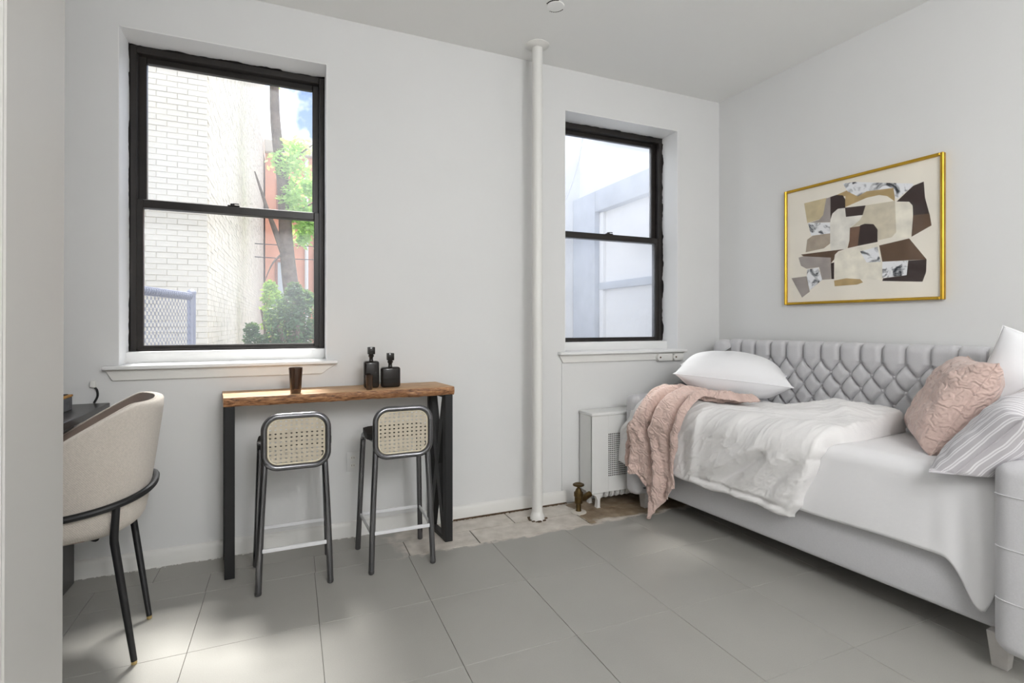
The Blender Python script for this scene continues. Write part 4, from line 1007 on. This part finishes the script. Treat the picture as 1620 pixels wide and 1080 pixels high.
# ------------------------------------------------------------------ pillows
XS = []; RIM = []
def pillow_bm(W_, H_, T_, seed, pinch=.07, wr=.012, n=56, belly=.55, freq=5., pw=4):
    bm = bmesh.new(); top = {}; bot = {}; XS.clear(); RIM.clear()
    for i in range(n+1):
        for j in range(n+1):
            a = -1+2*i/n; b_ = -1+2*j/n
            x = W_/2*a*(1-pinch*(1-b_*b_)*a*a); y = H_/2*b_*(1-pinch*(1-a*a)*b_*b_)
            f_ = max(0, (1-abs(a)**pw)*(1-abs(b_)**pw)); h = T_/2*f_**belly
            e = min(1-abs(a), 1-abs(b_)); k = min(1, e/.12)
            cor = (abs(a)*abs(b_))**2
            d = wr*(nz(x*freq*2+seed, y*freq*2, seed)+.6*nz(x*freq*5+seed, y*freq*5, seed*2)+1.2*cor*nz(x*22, y*22, seed+5)) 
            d2 = wr*(nz(x*freq*2-seed, y*freq*2, seed+9)+.6*nz(x*freq*5, y*freq*5, seed+12))
            top[i, j] = bm.verts.new((x, y, h+d*k)); XS.append(x)
            bot[i, j] = top[i, j]
            if e > 1e-6: bot[i, j] = bm.verts.new((x, y, -h+d2*k)); XS.append(x)
    for i in range(n):
        for j in range(n):
            bm.faces.new((top[i, j], top[i+1, j], top[i+1, j+1], top[i, j+1])); 
            q = (bot[i, j], bot[i, j+1], bot[i+1, j+1], bot[i+1, j])
            try: bm.faces.new(q)
            except ValueError: pass
    arc = {}
    for j in range(n+1):
        for D_ in (top, bot):
            s_ = 0; L_ = [0.]
            for i in range(n): s_ += (D_[i+1, j].co-D_[i, j].co).length; L_.append(s_)
            for i in range(n+1): arc[D_[i, j]] = L_[i]-s_/2
    bm.verts.index_update()
    for v, q in arc.items(): XS[v.index] = q
    RIM.extend([top[i, 0] for i in range(n)]+[top[n, j] for j in range(n)]+[top[i, n] for i in range(n, 0, -1)]+[top[0, j] for j in range(n, 0, -1)])
    return bm
def frame_m(c, xa, ya):
    xa = Vector(xa).normalized(); ya = Vector(ya); ya = (ya-xa*ya.dot(xa)).normalized(); za = xa.cross(ya)
    return Matrix.Translation(Vector(c)) @ Matrix((xa, ya, za)).transposed().to_4x4()
BM = Matrix.Translation(Vector(BO)) @ Matrix.Rotation(BR, 4, 'Z')
def put_pillow(name, label, cat, mat_, bm, Mx, piping=None, group=None, floor=None):
    pts = [v.co.copy() for v in RIM]
    o = mk(name, bm, mat_, None, smooth=80); o.matrix_world = BM @ Mx; tag(o, label, cat, group)
    at = o.data.attributes.new('cloth_x', 'FLOAT', 'POINT'); at.data.foreach_set('value', XS)
    mk('seam', tube(pts, .0032, 6, closed=True), mat_, o, local=True)
    return o
def settle(bm, Mx, zmin, soft=.03):
    """flatten the underside where the pillow rests (bed-local height)"""
    inv = Mx.inverted()
    for v in bm.verts:
        p = Mx @ v.co
        if p.z < zmin: p.z = zmin-(zmin-p.z)*.08; v.co = inv @ p
    return bm
Mx = frame_m((.43, .425, .892), (.784, .621, -.085), (-.621, .784, .06))
put_pillow('bed_pillow', 'plump white pillow lying on the pink throw at the far end of the daybed', 'pillow', 'pillow', settle(pillow_bm(.67, .45, .30, 1, .085, .007, 60, .62, 2.5, 2.5), Mx, .765), Mx)
Mx = frame_m((1.83, .59, .90), (.88, .22, -.34), (.42, .16, .88))
put_pillow('bed_pillow', 'white pillow propped upright behind the pink cushion', 'pillow', 'pillow', settle(pillow_bm(.44, .50, .17, 2, .06, .010, 56, .5, 3), Mx, .675), Mx)
Mx = frame_m((1.575, .44, .865), (.27, -.47, .0), (.16, .10, .35))
put_pillow('throw_cushion', 'dusty pink crinkled square cushion leaning in the middle of the pillows', 'cushion', 'pinkcushion' if False else M['pink'], settle(pillow_bm(.55, .45, .20, 3, .08, .014, 56, .5, 5), Mx, .675), Mx)
m = mat('striped_cotton', (200, 197, 200), .9, sheen=.2); M['stripe'] = m; t, b = nodes(m)
sp = t.nodes.new('ShaderNodeAttribute'); sp.attribute_name = 'cloth_x'
mu = t.nodes.new('ShaderNodeMath'); mu.operation = 'MULTIPLY'; mu.inputs[1].default_value = 1/.030; fr = t.nodes.new('ShaderNodeMath'); fr.operation = 'FRACT'
t.links.new(sp.outputs['Fac'], mu.inputs[0]); t.links.new(mu.outputs[0], fr.inputs[0])
r = t.nodes.new('ShaderNodeValToRGB'); r.color_ramp.interpolation = 'CONSTANT'; e = r.color_ramp.elements
e[0].position = 0; e[0].color = (*lin((196, 192, 196)), 1); e[1].position = .46; e[1].color = (*lin((236, 234, 236)), 1); q = e.new(.60); q.color = (*lin((206, 202, 206)), 1); q = e.new(.72); q.color = (*lin((236, 234, 236)), 1); q = e.new(.88); q.color = (*lin((196, 192, 196)), 1)
t.links.new(fr.outputs[0], r.inputs['Fac']); t.links.new(r.outputs['Color'], b.inputs['Base Color'])
Mx = frame_m((1.825, .235, .785), (.10, -1, -.10), (.55, .10, .70))
put_pillow('bed_pillow', 'grey and white striped pillow slumped against the near arm of the daybed', 'pillow', 'stripe', settle(pillow_bm(.70, .42, .19, 4, .07, .013, 56, .5, 4), Mx, .676), Mx)
